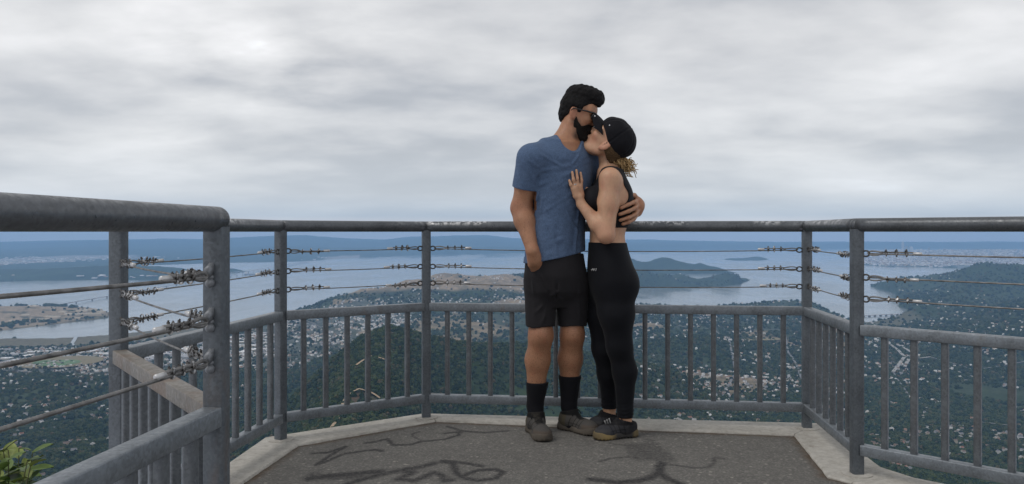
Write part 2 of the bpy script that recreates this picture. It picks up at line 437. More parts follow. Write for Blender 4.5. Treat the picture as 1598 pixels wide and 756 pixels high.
def curb_piece(i):
    """one cast length of the concrete edge, top 12 mm above the asphalt, rounded arris"""
    a0, a1, b0, b1 = [Vector((*q_, 0)) for q_ in (inner[i], inner[i + 1], outer[i], outer[i + 1])]
    n = max(4, int((a1 - a0).length / 0.03)); prof = [(0.0, -0.05), (0.0, 0.004), (0.03, 0.011), (0.3, 0.013), (0.7, 0.013), (0.97, 0.010), (1.0, -0.006), (1.0, -0.38)]
    vs_, fs = [], []
    for k in range(n + 1):
        t = k / n; t = min(max(t, 0.0015), 0.9985)
        A = a0.lerp(a1, t); B = b0.lerp(b1, t)
        for j, (s_, z_) in enumerate(prof):
            w = A.lerp(B, s_)
            jx = 0.006 * (float(fbm(w.x * 9 + j, w.y * 9, 0.4, 3)) - 0.5) * (1 if j < 3 else 0.6)
            d_ = (B - A).normalized()
            vs_.append((w.x - d_.x * jx * 1.6, w.y - d_.y * jx * 1.6, z_ + (jx * 0.5 if 1 < j < 6 else 0)))
    m_ = len(prof)
    for k in range(n):
        for j in range(m_ - 1): fs.append((k * m_ + j, k * m_ + j + 1, (k + 1) * m_ + j + 1, (k + 1) * m_ + j))
    fs.append(tuple(range(m_))); fs.append(tuple(reversed(range(n * m_, (n + 1) * m_))))
    me_ = bpy.data.meshes.new('concrete_edge'); me_.from_pydata(vs_, [], [tuple(reversed(f)) for f in fs]); me_.update()
    return me_
curb = empty('concrete_edge', (0, 0, 0)); tag(curb, 'pale weathered concrete edge around the asphalt deck', kind='structure')
for i in range(len(inner) - 1):
    o = link('edge_length', curb_piece(i), M_conc, curb); smooth_angle(o, 35)
slab = MB(); n = len(outer)
ins_o = [(a * .985, b - 0.03) for a, b in outer]
slab.add([(x, y, -0.045) for x, y in ins_o] + [(x, y, -0.42) for x, y in ins_o], [tuple(range(n)), tuple(reversed(range(n, 2 * n)))] + [(k, n + k, n + (k + 1) % n, (k + 1) % n) for k in range(n)])
tag(slab.build('platform_slab', M_conc), 'concrete slab under the lookout deck', kind='structure')

# ------------------------------------------------------------------ railing
rail = empty('guard_railing', (0, 4.2, 0))
tag(rail, 'grey galvanised steel guard railing with balusters and wire cables round the lookout', 'railing')
RR = 0.028; ZR = EYE + RR
corners = [PA, P1, PL, P2, P3, P4, P5, P6, PB]
for i in range(len(corners) - 1):
    a, b = corners[i], corners[i + 1]; b_ = MB()
    n = max(8, int((b - a).length / 0.05))
    b_.tube([a.lerp(b, k / n) + Vector((0, 0, ZR)) for k in range(n + 1)], RR, 24)
    b_.sphere(b + Vector((0, 0, ZR)), RR * 1.006, 24, 14)
    o = b_.build('handrail', M_rail, rail, True)
ZM, ZB, TW = 0.613, 0.118, 0.044
PW = 0.046
posts = {}
def post(p, ang, w=PW, base=True):
    b_ = MB(); M = Matrix.Rotation(ang, 3, 'Z')
    b_.box((p.x, p.y, (EYE + 0.006) / 2 + 0.002), (w, w, EYE + 0.012), M, 0.007)
    o = b_.build('post', M_post, rail); smooth_angle(o, 30)
    f = MB(); f.tube([(p.x, p.y, 0.010), (p.x, p.y, 0.0165)], 0.062, 24)
    fo = f.build('grout_collar', M_conc, o)
    return o
def angof(a, b): return math.atan2((b - a).y, (b - a).x)
mids = {}
plist = [(P1, angof(P1, PA)), (PL, angof(PL, P2)), (P2, (angof(P2, P3) + angof(PL, P2)) / 2), (P3, (angof(P3, P4) + angof(P2, P3)) / 2),
         (P4, angof(P3, P4)), (P5, 0.06), (P6, angof(P5, P6)), (PA, angof(PA, P1))]
for p, a in plist: post(p, a)
bal_me = {}
def baluster_mesh(h):
    k = round(h, 3)
    if k not in bal_me:
        b_ = MB(); b_.box((0, 0, 0), (0.0255, 0.0255, h), None, 0.006); me_ = b_.mesh('baluster')
        me_.materials.append(M_bal); bal_me[k] = me_
        bm_ = bmesh.new(); bm_.from_mesh(me_)
        for f_ in bm_.faces: f_.smooth = True
        for e_ in bm_.edges:
            if len(e_.link_faces) == 2 and e_.calc_face_angle(0) > R(50): e_.smooth = False
        bm_.to_mesh(me_); bm_.free()
    return bal_me[k]
def section(a, b, nb, mr=None):
    d = (b - a).normalized(); ang = angof(a, b); g = PW * 0.47
    a2, b2 = a + d * g, b - d * g
    for z, nm in ((ZM, 'middle_rail'), (ZB, 'bottom_rail')):
        m_ = MB(); m_.bar(a2 + Vector((0, 0, z)), b2 + Vector((0, 0, z)), TW, TW, 0.0035)
        o = m_.build(nm, mr if (mr and nm == 'middle_rail') else M_tube, rail); smooth_angle(o, 50)
    h = ZM - ZB - TW
    for k in range(nb):
        p = a.lerp(b, (k + 1) / (nb + 1))
        o = link('baluster', baluster_mesh(h + 0.004), None, rail)
        o.location = (p.x, p.y, (ZM + ZB) / 2); o.rotation_euler.z = ang
        w_ = MB()
section(PA, P1, 20); section(P1, PL, 8, M_tan); section(PL, P2, 10); section(P2, P3, 6); section(P3, P4, 16); section(P4, P5, 6); section(P5, P6, 13); section(P6, PB, 16)

# wire cables with loops, clips and eye bolts
def make_clamp():
    b_ = MB()
    b_.box((0, 0, -0.001), (0.013, 0.019, 0.007), None, 0.002)
    b_.box((0, 0, 0.0055), (0.010, 0.017, 0.005))
    for s_ in (-1, 1):
        b_.tube([(0, s_ * 0.0068, -0.010), (0, s_ * 0.0068, 0.019)], 0.0027, 8)
        b_.tube([(0, s_ * 0.0068, 0.0095), (0, s_ * 0.0068, 0.0145)], 0.0052, 6)
    b_.tube([(0, 0.0068 * math.cos(t), -0.010 - 0.0068 * math.sin(t)) for t in [math.pi * k / 8 for k in range(9)]], 0.0027, 8)
    me_ = b_.mesh('cable_clamp'); me_.materials.append(M_clamp); return me_
clamp_me = make_clamp()
b_ = MB(); b_.tube([(-0.017, 0, 0), (-0.015, 0, 0), (0.015, 0, 0), (0.017, 0, 0)], [0.0035, 0.0062, 0.0062, 0.0035], 12)
ferr_me = b_.mesh('ferrule'); ferr_me.materials.append(M_ferrule); ferr_me.shade_smooth()
b_ = MB(); b_.tube([(0.0145 * math.cos(t) + 0.014, 0, 0.0115 * math.sin(t)) for t in [2 * math.pi * k / 20 for k in range(21)]], 0.0036, 8)
b_.tube([(-0.03, 0, 0), (0.001, 0, 0)], 0.0042, 8)
eye_me = b_.mesh('eye_bolt'); eye_me.materials.append(M_eye); eye_me.shade_smooth()
b_ = MB(); b_.box((0.006, 0, 0.016), (0.034, 0.011, 0.020), Matrix.Rotation(0.5, 3, 'Y'), 0.003)
b_.sphere((0.006, 0, -0.013), 0.0115, 12, 8, (1.2, 0.8, 0.9)); b_.tube([(-0.02, 0, 0), (0.012, 0, 0)], 0.006, 10)
lug_me = b_.mesh('cable_lug'); lug_me.materials.append(M_lug); lug_me.shade_smooth()

def strand(pts_fn, L_, r, lay=0.05, step=0.003, lobes=6):
    """twisted wire rope"""
    n = max(6, int(L_ / step)); k = lobes * 3; vs_, fs = [], []
    for i in range(n + 1):
        p, t = pts_fn(i / n); up = Vector((0, 0, 1)); x = t.cross(up).normalized(); y = x.cross(t)
        for j in range(k):
            a = 2 * math.pi * j / k
            rad = r * (0.76 + 0.30 * abs(math.cos(lobes / 2 * (a - 2 * math.pi * (i / n) * L_ / lay))))
            v_ = p + (x * math.cos(a) + y * math.sin(a)) * rad; vs_.append(v_)
    for i in range(n):
        for j in range(k): fs.append((i * k + j, i * k + (j + 1) % k, (i + 1) * k + (j + 1) % k, (i + 1) * k + j))
    return vs_, fs
rnd = random.Random(5)
def cable(a, b, za, zb, r=0.0035, sag=0.004, twist=False, lug_a=False, lug_b=False, nclip=3, sides=(1, 1)):
    a = Vector((a.x, a.y, za)); b = Vector((b.x, b.y, zb)); d = (b - a).normalized(); L_ = (b - a).length
    a = a + d * (PW * 0.5); b = b - d * (PW * 0.5); L_ = (b - a).length
    def pt(t): return a.lerp(b, t) - Vector((0, 0, sag * 4 * t * (1 - t)))
    body = MB(); lead = 0.030
    t0, t1 = lead / L_, 1 - lead / L_
    if twist:
        v_, f_ = strand(lambda t: (pt(t0 + (t1 - t0) * t), d), L_ - 2 * lead, r); body.add(v_, f_)
    else:
        n = 24; body.tube([pt(t0 + (t1 - t0) * k / n) for k in range(n + 1)], r, 10)
    side = d.cross(Vector((0, 0, 1))).normalized(); up = side.cross(d)
    kids = []
    for end, (o_, dd, lug) in enumerate(((a, d, lug_a), (b, -d, lug_b))):
        if not sides[end]: continue
        ln = 0.052 + rnd.random() * 0.022; wd = 0.010 + rnd.random() * 0.004
        flip = 1 if rnd.random() < 0.6 else -1
        loop = []
        for k in range(17):      # teardrop thimble loop
            s_ = k / 16; ang = math.pi * 2 * s_
            x_ = 0.022 + ln * 0.5 * (1 - math.cos(ang)); y_ = wd * math.sin(ang) * (0.75 + 0.25 * math.cos(ang))
            loop.append(o_ + dd * x_ + up * y_ * flip + up * 0.0045 * flip * s_)
        body.tube(loop, r * 1.05, 8)
        c0 = 0.022 + ln; span = 0.095 + rnd.random() * 0.03
        body.tube([o_ + dd * (c0 - 0.012) + up * 0.0065 * flip, o_ + dd * (c0 + span) + up * 0.0068 * flip], r, 8)
        kids.append(('cable_lug' if lug else 'eye_bolt', lug_me if lug else eye_me, o_ + dd * (0.002 if lug else 0.0), dd, 0.0, 1.0))
        for k in range(nclip):
            x_ = c0 + 0.004 + span * (k + 0.15 + rnd.random() * 0.18) / nclip
            kids.append(('cable_clamp', clamp_me, o_ + dd * x_ + up * 0.0033 * flip, dd, (0 if flip > 0 else math.pi) + rnd.uniform(-0.7, 0.7), rnd.uniform(0.66, 0.86)))
        kids.append(('ferrule', ferr_me, o_ + dd * (c0 + span + 0.014) + up * 0.0028 * flip, dd, 0.0, 1.0))
    co = body.build('cable', M_cable, rail, True)
    for nm, me_, p, dd, roll, sc_ in kids:
        o = link(nm, me_, None, co)
        x = dd.normalized(); z = Vector((0, 0, 1)); y = z.cross(x).normalized(); z = x.cross(y)
        Mr = Matrix((x, y, z)).transposed().to_4x4() @ Matrix.Rotation(roll, 4, 'X')
        o.matrix_basis = Matrix.Translation(p) @ Mr @ Matrix.Diagonal((sc_, sc_, sc_, 1))
CZ = (0.930, 0.832, 0.742)
for z in CZ:
    cable(PA, P1, z + 0.050, z - 0.010, 0.0040, 0.01, True, lug_b=True)
    cable(PL, P1, z - 0.013, z - 0.016, 0.0028, 0.006, True, lug_b=True)
    cable(PL, P2, z - 0.018, z - 0.006, 0.0026, 0.004)
    cable(P2, P3, z - 0.004, z, 0.0026, 0.004)
    cable(P3, P4, z, z - 0.004, 0.0027, 0.012)
    cable(P4, P5, z, z - 0.006, 0.0026, 0.004, nclip=4)
    cable(P5, P6, z, z, 0.0032, 0.004)
# ------------------------------------------------------------------ the land and the bay far below, at true size (sea 700 m under the lookout)
SEA = -700.0
def wu(u, D): return (u - 799.0) / FPX * D
def vsea(D): return 362.0 + 700.0 * FPX / D            # where a point at sea level and distance D shows
def dsea(v): return 700.0 * FPX / (v - 362.0)
def gss(x, y, u0, D0, h, s_across, s_along, rot=0.0):
    dx = x - wu(u0, D0); dy = y - D0; c, s = math.cos(rot), math.sin(rot)
    a = (dx * c + dy * s) / s_across; b = (-dx * s + dy * c) / s_along
    return h * np.exp(-0.5 * (a * a + b * b))
def ridge(x, y, pts, sig):
    """crest line through (u, D, height) points, bell-shaped across"""
    best = np.zeros_like(x)
    for (u0, D0, h0), (u1, D1, h1) in zip(pts[:-1], pts[1:]):
        x0, y0, x1, y1 = wu(u0, D0), D0, wu(u1, D1), D1
        ax, ay = x1 - x0, y1 - y0; t = np.clip(((x - x0) * ax + (y - y0) * ay) / (ax * ax + ay * ay), 0, 1)
        d = np.hypot(x - x0 - t * ax, y - y0 - t * ay)
        best = np.maximum(best, (h0 + (h1 - h0) * t) * np.exp(-0.5 * (d / sig) ** 2))
    return best
def in_px(u, v, poly): return inside(u, v, poly)
def soft_in(u, v, poly, w):
    """signed, softened membership of a polygon given in sea-level photograph pixels (1 inside)"""
    d = edge_dist(u, v, poly); return np.clip(0.5 + np.where(inside(u, v, poly), d, -d) / (2 * w), 0, 1)

MAIN = [(-900, 800), (-900, 545), (-300, 537), (0, 531), (120, 527), (175, 523), (300, 513), (400, 503), (440, 497), (470, 487), (515, 478), (560, 468), (650, 459), (720, 455), (790, 452), (840, 448),
        (930, 452), (960, 461), (985, 473), (1050, 479), (1110, 480), (1135, 476), (1180, 474), (1230, 472), (1262, 474), (1280, 482), (1310, 492), (1330, 502), (1360, 503), (1400, 499),
        (1418, 494), (1424, 484), (1402, 478), (1412, 471), (1396, 465), (1404, 459), (1382, 454), (1366, 449), (1356, 446.5), (1400, 441), (1500, 432), (1600, 428), (2300, 425), (2300, 800), (2300, 20000), (-900, 20000)]
QUENT = [(-900, 480), (-300, 482), (0, 481), (60, 479), (110, 480), (150, 484), (172, 490), (168, 496), (130, 501), (80, 507), (30, 513), (0, 517), (-300, 532), (-900, 541)]
PEDRO = [(-900, 425), (-900, 446), (0, 440), (60, 438), (140, 437), (230, 437), (290, 435), (312, 431), (300, 424), (200, 418), (0, 415), (-300, 415)]
BELV = [(700, 452), (985, 451.5), (1015, 449), (1050, 447.5), (1090, 449.5), (1125, 448), (1155, 443), (1171, 438), (1164, 434), (1140, 433), (1112, 437), (1094, 440.5), (1060, 441.5), (1040, 438), (1010, 434), (960, 432), (700, 430)]
FARL = [(-900, 421), (0, 419), (120, 416), (240, 414), (330, 411), (400, 409.5), (470, 408), (540, 403), (640, 399), (760, 396), (900, 393), (1000, 391.5), (1100, 390), (1340, 388.5), (2300, 387), (2300, 379), (-900, 379)]
CITY = [(1338, 409), (1352, 414), (1388, 416), (1440, 416.5), (1500, 419), (1600, 421), (2300, 424), (2300, 396), (1500, 396.5), (1400, 397.5), (1360, 400)]
ISLET = [(1128, 405.5), (1150, 407), (1185, 407), (1199, 405), (1180, 403.5), (1140, 403.5)]

def height(x, y):
    u = 799.0 + FPX * x / np.maximum(y, 1e-3); D = np.maximum(y, 1.0); vs_ = vsea(D)
    rr = np.hypot(x, y)
    n1 = fbm(x, y, 1300, 5) - 0.5; n2 = fbm(x + 900, y, 420, 5) - 0.5; n3 = fbm(x, y + 3000, 3200, 4) - 0.5
    # the mountain under the lookout
    mt = np.interp(rr, [0, 4, 12, 60, 200, 500, 1000, 1500, 2100, 2800, 3600, 5000, 8000], [698.3, 698.1, 692, 655, 555, 400, 255, 175, 112, 66, 36, 12, 7])
    hills = np.clip(n1 * 150 + n2 * 60, -30, 200) * sstep(300, 1500, D) * (1 - 0.88 * sstep(3200, 4700, D))
    h = mt + hills
    h = np.maximum(h, ridge(x, y, [(545, 1350, 330), (556, 1650, 352), (592, 2250, 392), (600, 2400, 394)], 170) + 55 * n2 * sstep(900, 1500, D))
    h = np.maximum(h, ridge(x, y, [(610, 2420, 392), (660, 2500, 355), (740, 2600, 330), (840, 2700, 318), (920, 2850, 270), (985, 3000, 190)], 260) + 60 * n2)
    h = np.maximum(h, ridge(x, y, [(700, 1500, 255), (790, 1800, 250)], 200) + 40 * n2)
    h = np.maximum(h, ridge(x, y, [(1050, 4300, 110), (1110, 4600, 95)], 240) + 30 * n2)
    # golden hill and the flank under it
    gh = gss(x, y, 718, 7900, 178, 560, 650) + gss(x, y, 650, 7700, 62, 560, 500) + gss(x, y, 790, 8100, 92, 420, 600) + gss(x, y, 590, 7500, 44, 480, 420) + gss(x, y, 700, 6500, 60, 800, 500) + gss(x, y, 800, 6200, 95, 330, 420) + gss(x, y, 640, 5300, 42, 500, 400)
    h = h + gh * (1 + 0.5 * n2)
    h = h + gss(x, y, 860, 9300, 175, 700, 500) * (1 + 0.4 * n2)
    # low wooded point and the western headland
    h = h + gss(x, y, 1232, 7300, 48, 200, 190) + gss(x, y, 1205, 7200, 22, 230, 130)
    hd = ridge(x, y, [(1400, 9300, 25), (1440, 9200, 130), (1478, 8900, 215), (1530, 8700, 268), (1566, 8600, 325), (1610, 8500, 345), (1800, 8300, 400), (2200, 8000, 420)], 620)
    hd = np.maximum(hd, ridge(x, y, [(1560, 8400, 260), (1520, 7300, 170), (1490, 6500, 105)], 420)); hd = np.maximum(hd, ridge(x, y, [(1760, 7000, 330), (1700, 5600, 230), (1660, 4600, 160)], 500))
    h = np.maximum(h, hd * (1 + 0.45 * n2 + 0.25 * n1))
    land = soft_in(u, vs_, MAIN, 1.6 + 0.0 * u)
    near = D < 3500
    jag = (fbm(x, y, 260, 4) - 0.5) * 0.9
    f = np.where(near, 1.0, np.clip(land + jag * (np.abs(land - 0.5) < 0.5), 0, 1))
    out = -8 + (h + 8) * sstep(0.30, 0.95, f)
    # separate bodies
    def body(poly, hh, w):
        k = soft_in(u, vs_, poly, w); k = np.clip(k + jag * 0.5 * (np.abs(k - 0.5) < 0.5), 0, 1)
        return -8 + (hh + 8) * sstep(0.25, 0.9, k)
    q = 7 + gss(x, y, 30, 6900, 26, 420, 260) + gss(x, y, -180, 6700, 50, 900, 300) + 6 * n2
    out = np.maximum(out, body(QUENT, q, 1.2))
    pd = 12 + ridge(x, y, [(-700, 11600, 120), (-100, 12200, 100), (60, 12300, 105), (150, 12400, 170), (230, 12500, 160), (290, 12400, 90)], 520) * (1 + 0.5 * n2)
    out = np.maximum(out, body(PEDRO, pd, 1.0))
    bv = 4 + gss(x, y, 930, 10350, 150, 700, 330) + gss(x, y, 1006, 10300, 148, 250, 240) + gss(x, y, 1062, 10650, 78, 110, 120) + gss(x, y, 1130, 10650, 118, 220, 170) + gss(x, y, 1150, 10800, 60, 130, 130) + gss(x, y, 1090, 10500, 14, 160, 100)
    out = np.maximum(out, body(BELV, bv * (1 + 0.9 * n2 + 0.4 * (fbm(x, y, 150, 4) - 0.5)), 0.7))
    ai = gss(x, y, 1054, 13800, 92, 280, 240) + gss(x, y, 1012, 13800, 150, 520, 260) + gss(x, y, 975, 13800, 80, 330, 240) + gss(x, y, 1088, 13750, 78, 300, 230) + gss(x, y, 940, 13800, 100, 420, 250) + gss(x, y, 1124, 13700, 34, 170, 160)
    out = np.maximum(out, -8 + (ai * (1 + 0.9 * n2 + 0.5 * (fbm(x, y, 180, 4) - 0.5)) - 8) * (D > 12000) * (D < 15500))
    sky_v = np.interp(u, [-900, 0, 100, 250, 330, 430, 480, 540, 600, 650, 760, 800, 985, 1100, 1200, 1300, 2300], [384, 383, 381, 378, 377, 373, 373, 377, 379, 376, 374.5, 377, 379, 381, 383, 383, 383])
    crest = 700 - (sky_v - 362) / FPX * 34000
    fh = 10 + 45 * sstep(420, 392, vs_) * (0.5 + fbm(x, y, 5000, 4)) + crest * 0.45 * sstep(404, 394, vs_) * (0.3 + 1.1 * fbm(x, y, 4200, 4)) + crest * 0.9 * sstep(392.5, 387.5, vs_) * (0.80 + 0.4 * (fbm(x, y, 3000, 5) - 0.5))
    fh_old = 10 + (60 * sstep(420, 392, vs_) + 330 * sstep(403, 386.0, vs_)) * (0.62 + 1.05 * (fbm(x, y, 9000, 4) - 0.25)) * (1 + 0.22 * (fbm(x, y, 2200, 4) - 0.5)) * np.interp(u, [-900, 0, 200, 430, 560, 800, 1000, 1150, 1250, 2300], [0.75, 0.82, 0.95, 1.12, 1.05, 0.98, 0.85, 0.66, 0.6, 0.6])
    out = np.maximum(out, body(FARL, fh, 1.0))
    ct = 12 + (30 + 95 * sstep(412, 400, vs_)) * (0.5 + (fbm(x, y, 2600, 4)))
    out = np.maximum(out, body(CITY, ct, 0.8))
    out = np.maximum(out, body(ISLET, 16 + gss(x, y, 1182, 20500, 45, 160, 300), 0.7))
    is2 = gss(x, y, 362, 13900, 75, 130, 160) - 14
    out = np.maximum(out, np.maximum(is2, -8))
    return out

TOWN = [([(-900, 548), (0, 546), (170, 541), (300, 531), (380, 521), (440, 503), (500, 487), (560, 480), (650, 497), (640, 520), (600, 545), (520, 560), (440, 585), (200, 603), (0, 607), (-900, 640)], 1.0),
        ([(560, 474), (640, 466), (700, 470), (830, 466), (900, 466), (990, 478), (990, 540), (860, 525), (700, 520), (640, 505)], 0.75),
        ([(940, 474), (1050, 481), (1130, 480), (1262, 479), (1310, 497), (1345, 507), (1400, 504), (1430, 500), (1440, 540), (1440, 640), (1300, 660), (1100, 680), (960, 660)], 0.62),
        ([(1400, 462), (1440, 448), (1500, 452), (1500, 490), (1440, 500), (1420, 486), (1404, 470)], 0.32),
        ([(1430, 495), (1600, 480), (2200, 470), (2200, 900), (1300, 900), (1300, 650), (1440, 640)], 0.30),
        ([(-900, 605), (440, 590), (430, 640), (300, 800), (-900, 900)], 0.36),
        ([(960, 640), (1300, 640), (1300, 800), (960, 800)], 0.30),
        ([(985, 449), (1050, 446), (1160, 442), (1165, 436), (1100, 440), (1010, 436), (940, 436)], 0.40)]
def cover(x, y, h):
    """land cover weights: town, grass, marsh, sand, city, else woodland"""
    u = 799.0 + FPX * x / np.maximum(y, 1e-3); D = np.maximum(y, 1.0); v = vsea(D)
    n = fbm(x, y, 600, 5); n4 = fbm(x + 5000, y, 240, 4)
    town = np.zeros_like(x)
    for poly, w in TOWN: town = np.maximum(town, w * soft_in(u, v, poly, 5) * sstep(1500, 2100, D))
    dens = np.where(town > 0.8, 1.0, sstep(0.36, 0.56, n4)); town = town * dens
    grass = np.clip(gss(x, y, 725, 7950, 1.5, 740, 520) + gss(x, y, 640, 7750, 0.75, 480, 330) + gss(x, y, 805, 6150, 1.05, 240, 240) + gss(x, y, 905, 7600, 0.7, 300, 300) + gss(x, y, 1090, 5600, 0.5, 300, 90), 0, 1.2)
    grass = sstep(0.42, 0.62, grass * (0.45 + 0.95 * n)) 
    grass = np.maximum(grass, 0.8 * sstep(0.585, 0.66, n) * (D > 3000) * (D < 9000) * (u > 520) * (u < 1340)) * (h > 5)
    marsh = np.maximum(soft_in(u, v, [(-900, 536), (0, 530), (175, 522), (300, 512), (420, 500), (440, 503), (330, 524), (170, 540), (0, 546), (-900, 552)], 2.0), 0.7 * soft_in(u, v, [(1330, 500), (1420, 497), (1440, 504), (1400, 512), (1340, 511)], 2))
    sand = soft_in(u, v, QUENT, 1.5) * (0.7 + 0.5 * n)
    city = soft_in(u, v, CITY, 1.0)
    return town, grass, marsh, np.clip(sand, 0, 1), city

# --- the ground sheet
us = np.concatenate([np.arange(-560, -20, 9.0), np.arange(-20, 1620, 2.6), np.arange(1620, 2160, 9.0)])
ds = np.concatenate([np.geomspace(1.2, 300, 50)[:-1], np.geomspace(300, 1300, 60)[:-1], np.geomspace(1300, 9000, 300)[:-1], np.geomspace(9000, 40000, 210)])
U, Dg = np.meshgrid(us, ds, indexing='ij'); Xg = wu(U, Dg); Hg = height(Xg, Dg)
tn, gr, ms, sa, cy = cover(Xg, Dg, Hg)
nA = fbm(Xg, Dg, 90, 4); nB = fbm(Xg, Dg, 700, 4)
wood = np.stack([0.022 + 0.024 * nA, 0.036 + 0.032 * nA, 0.016 + 0.010 * nA], -1)
def lay(c, col, w): return c * (1 - w[..., None]) + np.asarray(col) * w[..., None]
col = wood * (0.75 + 0.5 * nB[..., None])
col = lay(col, (0.080, 0.088, 0.068), np.clip(tn, 0, 1) * 0.75)
col = lay(col, (0.105, 0.115, 0.100), sstep(0.8, 0.98, tn) * sstep(0.45, 0.6, nA))
col = lay(col, (0.29, 0.22, 0.145), gr * (0.62 + 0.38 * sstep(0.35, 0.55, nA)))
col = lay(col, (0.150, 0.135, 0.092), ms * (0.85 + 0.15 * nB))
col = lay(col, (0.30, 0.235, 0.165), sa * sstep(0.30, 0.5, nA + 0.1))
col = lay(col, (0.30, 0.30, 0.31), cy * sstep(0.38, 0.55, nA))
# far flats with pale built-up strips
vg = vsea(Dg)
fart = ((vg > 399) & (vg < 436) & (U < 560) & (Dg > 11500)).astype(float) * sstep(0.56, 0.66, fbm(Xg, Dg * 0.35, 1500, 4)) * (Hg < 60)
col = lay(col, (0.34, 0.33, 0.32), fart * 0.8)
# bare earth on the near ridge
def pxd(u0, D0, su, sd): return np.exp(-0.5 * (((U - u0) / su) ** 2 + ((Dg - D0) / sd) ** 2))
bare = np.clip(pxd(560, 1620, 34, 90) + 0.8 * pxd(700, 1900, 60, 80) + pxd(1180, 5100, 60, 90) * 0.6, 0, 1) * sstep(0.4, 0.6, nA + 0.12)
col = lay(col, (0.105, 0.070, 0.050), bare * 0.85)
iv = np.arange(U.size).reshape(U.shape)
keep = (np.maximum.reduce([Hg[:-1, :-1], Hg[1:, :-1], Hg[:-1, 1:], Hg[1:, 1:]]) > -3.5)
q = np.stack([iv[:-1, :-1][keep], iv[1:, :-1][keep], iv[1:, 1:][keep], iv[:-1, 1:][keep]], 1)
usd = np.unique(q); rm = np.full(U.size, -1); rm[usd] = np.arange(len(usd))
tv = np.stack([Xg.ravel(), Dg.ravel(), (SEA + np.maximum(Hg, -3.8)).ravel()], 1)[usd]
m = Mat('land', (0.05, 0.06, 0.04), 0.95, 0, 0.1)
ca = m.attr('cover')
far_n = m.noise(0.03, 5, 0.7); m.base(m.mix(1.0, ca, m.ramp(far_n, [(0.3, 0.62), (0.5, 1.0), (0.7, 1.35)]), 'MULTIPLY')); M_land = m.m
terrain = tag(link('terrain', mesh_np('terrain', tv, rm[q], {'cover': col.reshape(-1, 3)[usd]}), M_land, smooth=True), 'wooded hills, town flats and far shores below the lookout', kind='structure')

m = Mat('bay_water', (0.055, 0.085, 0.105), 0.14, 0, 0.9)
wco = m.coord('Object', (1, 1, 1))
m.bump(m.noise(0.012, 6, 0.7, wco), 0.22, 4.0); m.rough(m.ramp(m.noise(0.0011, 5, 0.6, m.coord('Object', (1, 0.45, 1), (0, 0, 0.5)), 1.0), [(0.35, 0.08), (0.65, 0.26)]))
m.base(m.ramp(m.noise(0.0006, 4, 0.6, wco), [(0.35, (0.20, 0.225, 0.225)), (0.65, (0.25, 0.27, 0.265))]))
M_water = m.m
wb = MB(); wb.add([(-41500, 1800, SEA), (41500, 1800, SEA), (41500, 39800, SEA), (-41500, 39800, SEA)], [(0, 1, 2, 3)])
tag(wb.build('water', M_water), 'calm pale grey-blue bay water', kind='structure')

# --- woodland: tree crowns, instanced
def ground(u, D):
    x = wu(u, D); return x, D, height(x, D)
def sample(n, u0, u1, d0, d1):
    u = rng.uniform(u0, u1, n); D = np.exp(rng.uniform(math.log(d0), math.log(d1), n))
    x, y, h = ground(u, D); return u, D, x, y, h
tp = []; ts = []
for n, d0, d1, smin, smax in ((16000, 700, 1400, 3.2, 6), (95000, 1400, 2700, 3.0, 6.2), (72000, 2700, 4800, 4.0, 8), (34000, 4800, 11400, 6, 12)):
    u, D, x, y, h = sample(n, -110, 1710, d0, d1)
    t_, g_, m_, s_, c_ = cover(x, y, h)
    p = np.where(h < 2, 0, 1.0) * (1 - 0.80 * sstep(0.75, 1, t_)) * (1 - 0.35 * t_) * (1 - 0.94 * g_) * (1 - m_) * (1 - 0.95 * s_) * (1 - c_)
    clear = np.exp(-0.5 * (((u - 560) / 34) ** 2 + ((D - 1620) / 90) ** 2)); p = p * (1 - 0.8 * clear)
    p *= 0.35 + 0.95 * sstep(0.30, 0.52, fbm(x, y, 160, 4))
    k = rng.random(n) < p
    tp.append(np.stack([x[k], y[k], SEA + h[k]], 1)); ts.append(rng.uniform(smin, smax, k.sum()) * rng.choice([0.7, 1.0, 1.25], k.sum(), p=[.3, .5, .2]))
tp = np.concatenate(tp); ts = np.concatenate(ts)
def crown_mat():
    m = Mat('tree_crowns', (0.04, 0.06, 0.03), 0.9, 0, 0.15)
    oi = m.N('ShaderNodeObjectInfo')
    c = m.ramp(oi.outputs['Random'], [(0.0, (0.012, 0.024, 0.012)), (0.40, (0.024, 0.042, 0.017)), (0.70, (0.045, 0.064, 0.024)), (0.93, (0.066, 0.076, 0.032)), (1.0, (0.095, 0.075, 0.042))])
    n_ = m.noise(1.4, 3, 0.6, m.coord('Object')); m.base(m.mix(1.0, c, m.ramp(n_, [(0.3, 0.55), (0.7, 1.4)]), 'MULTIPLY')); return m.m
M_crown = crown_mat()
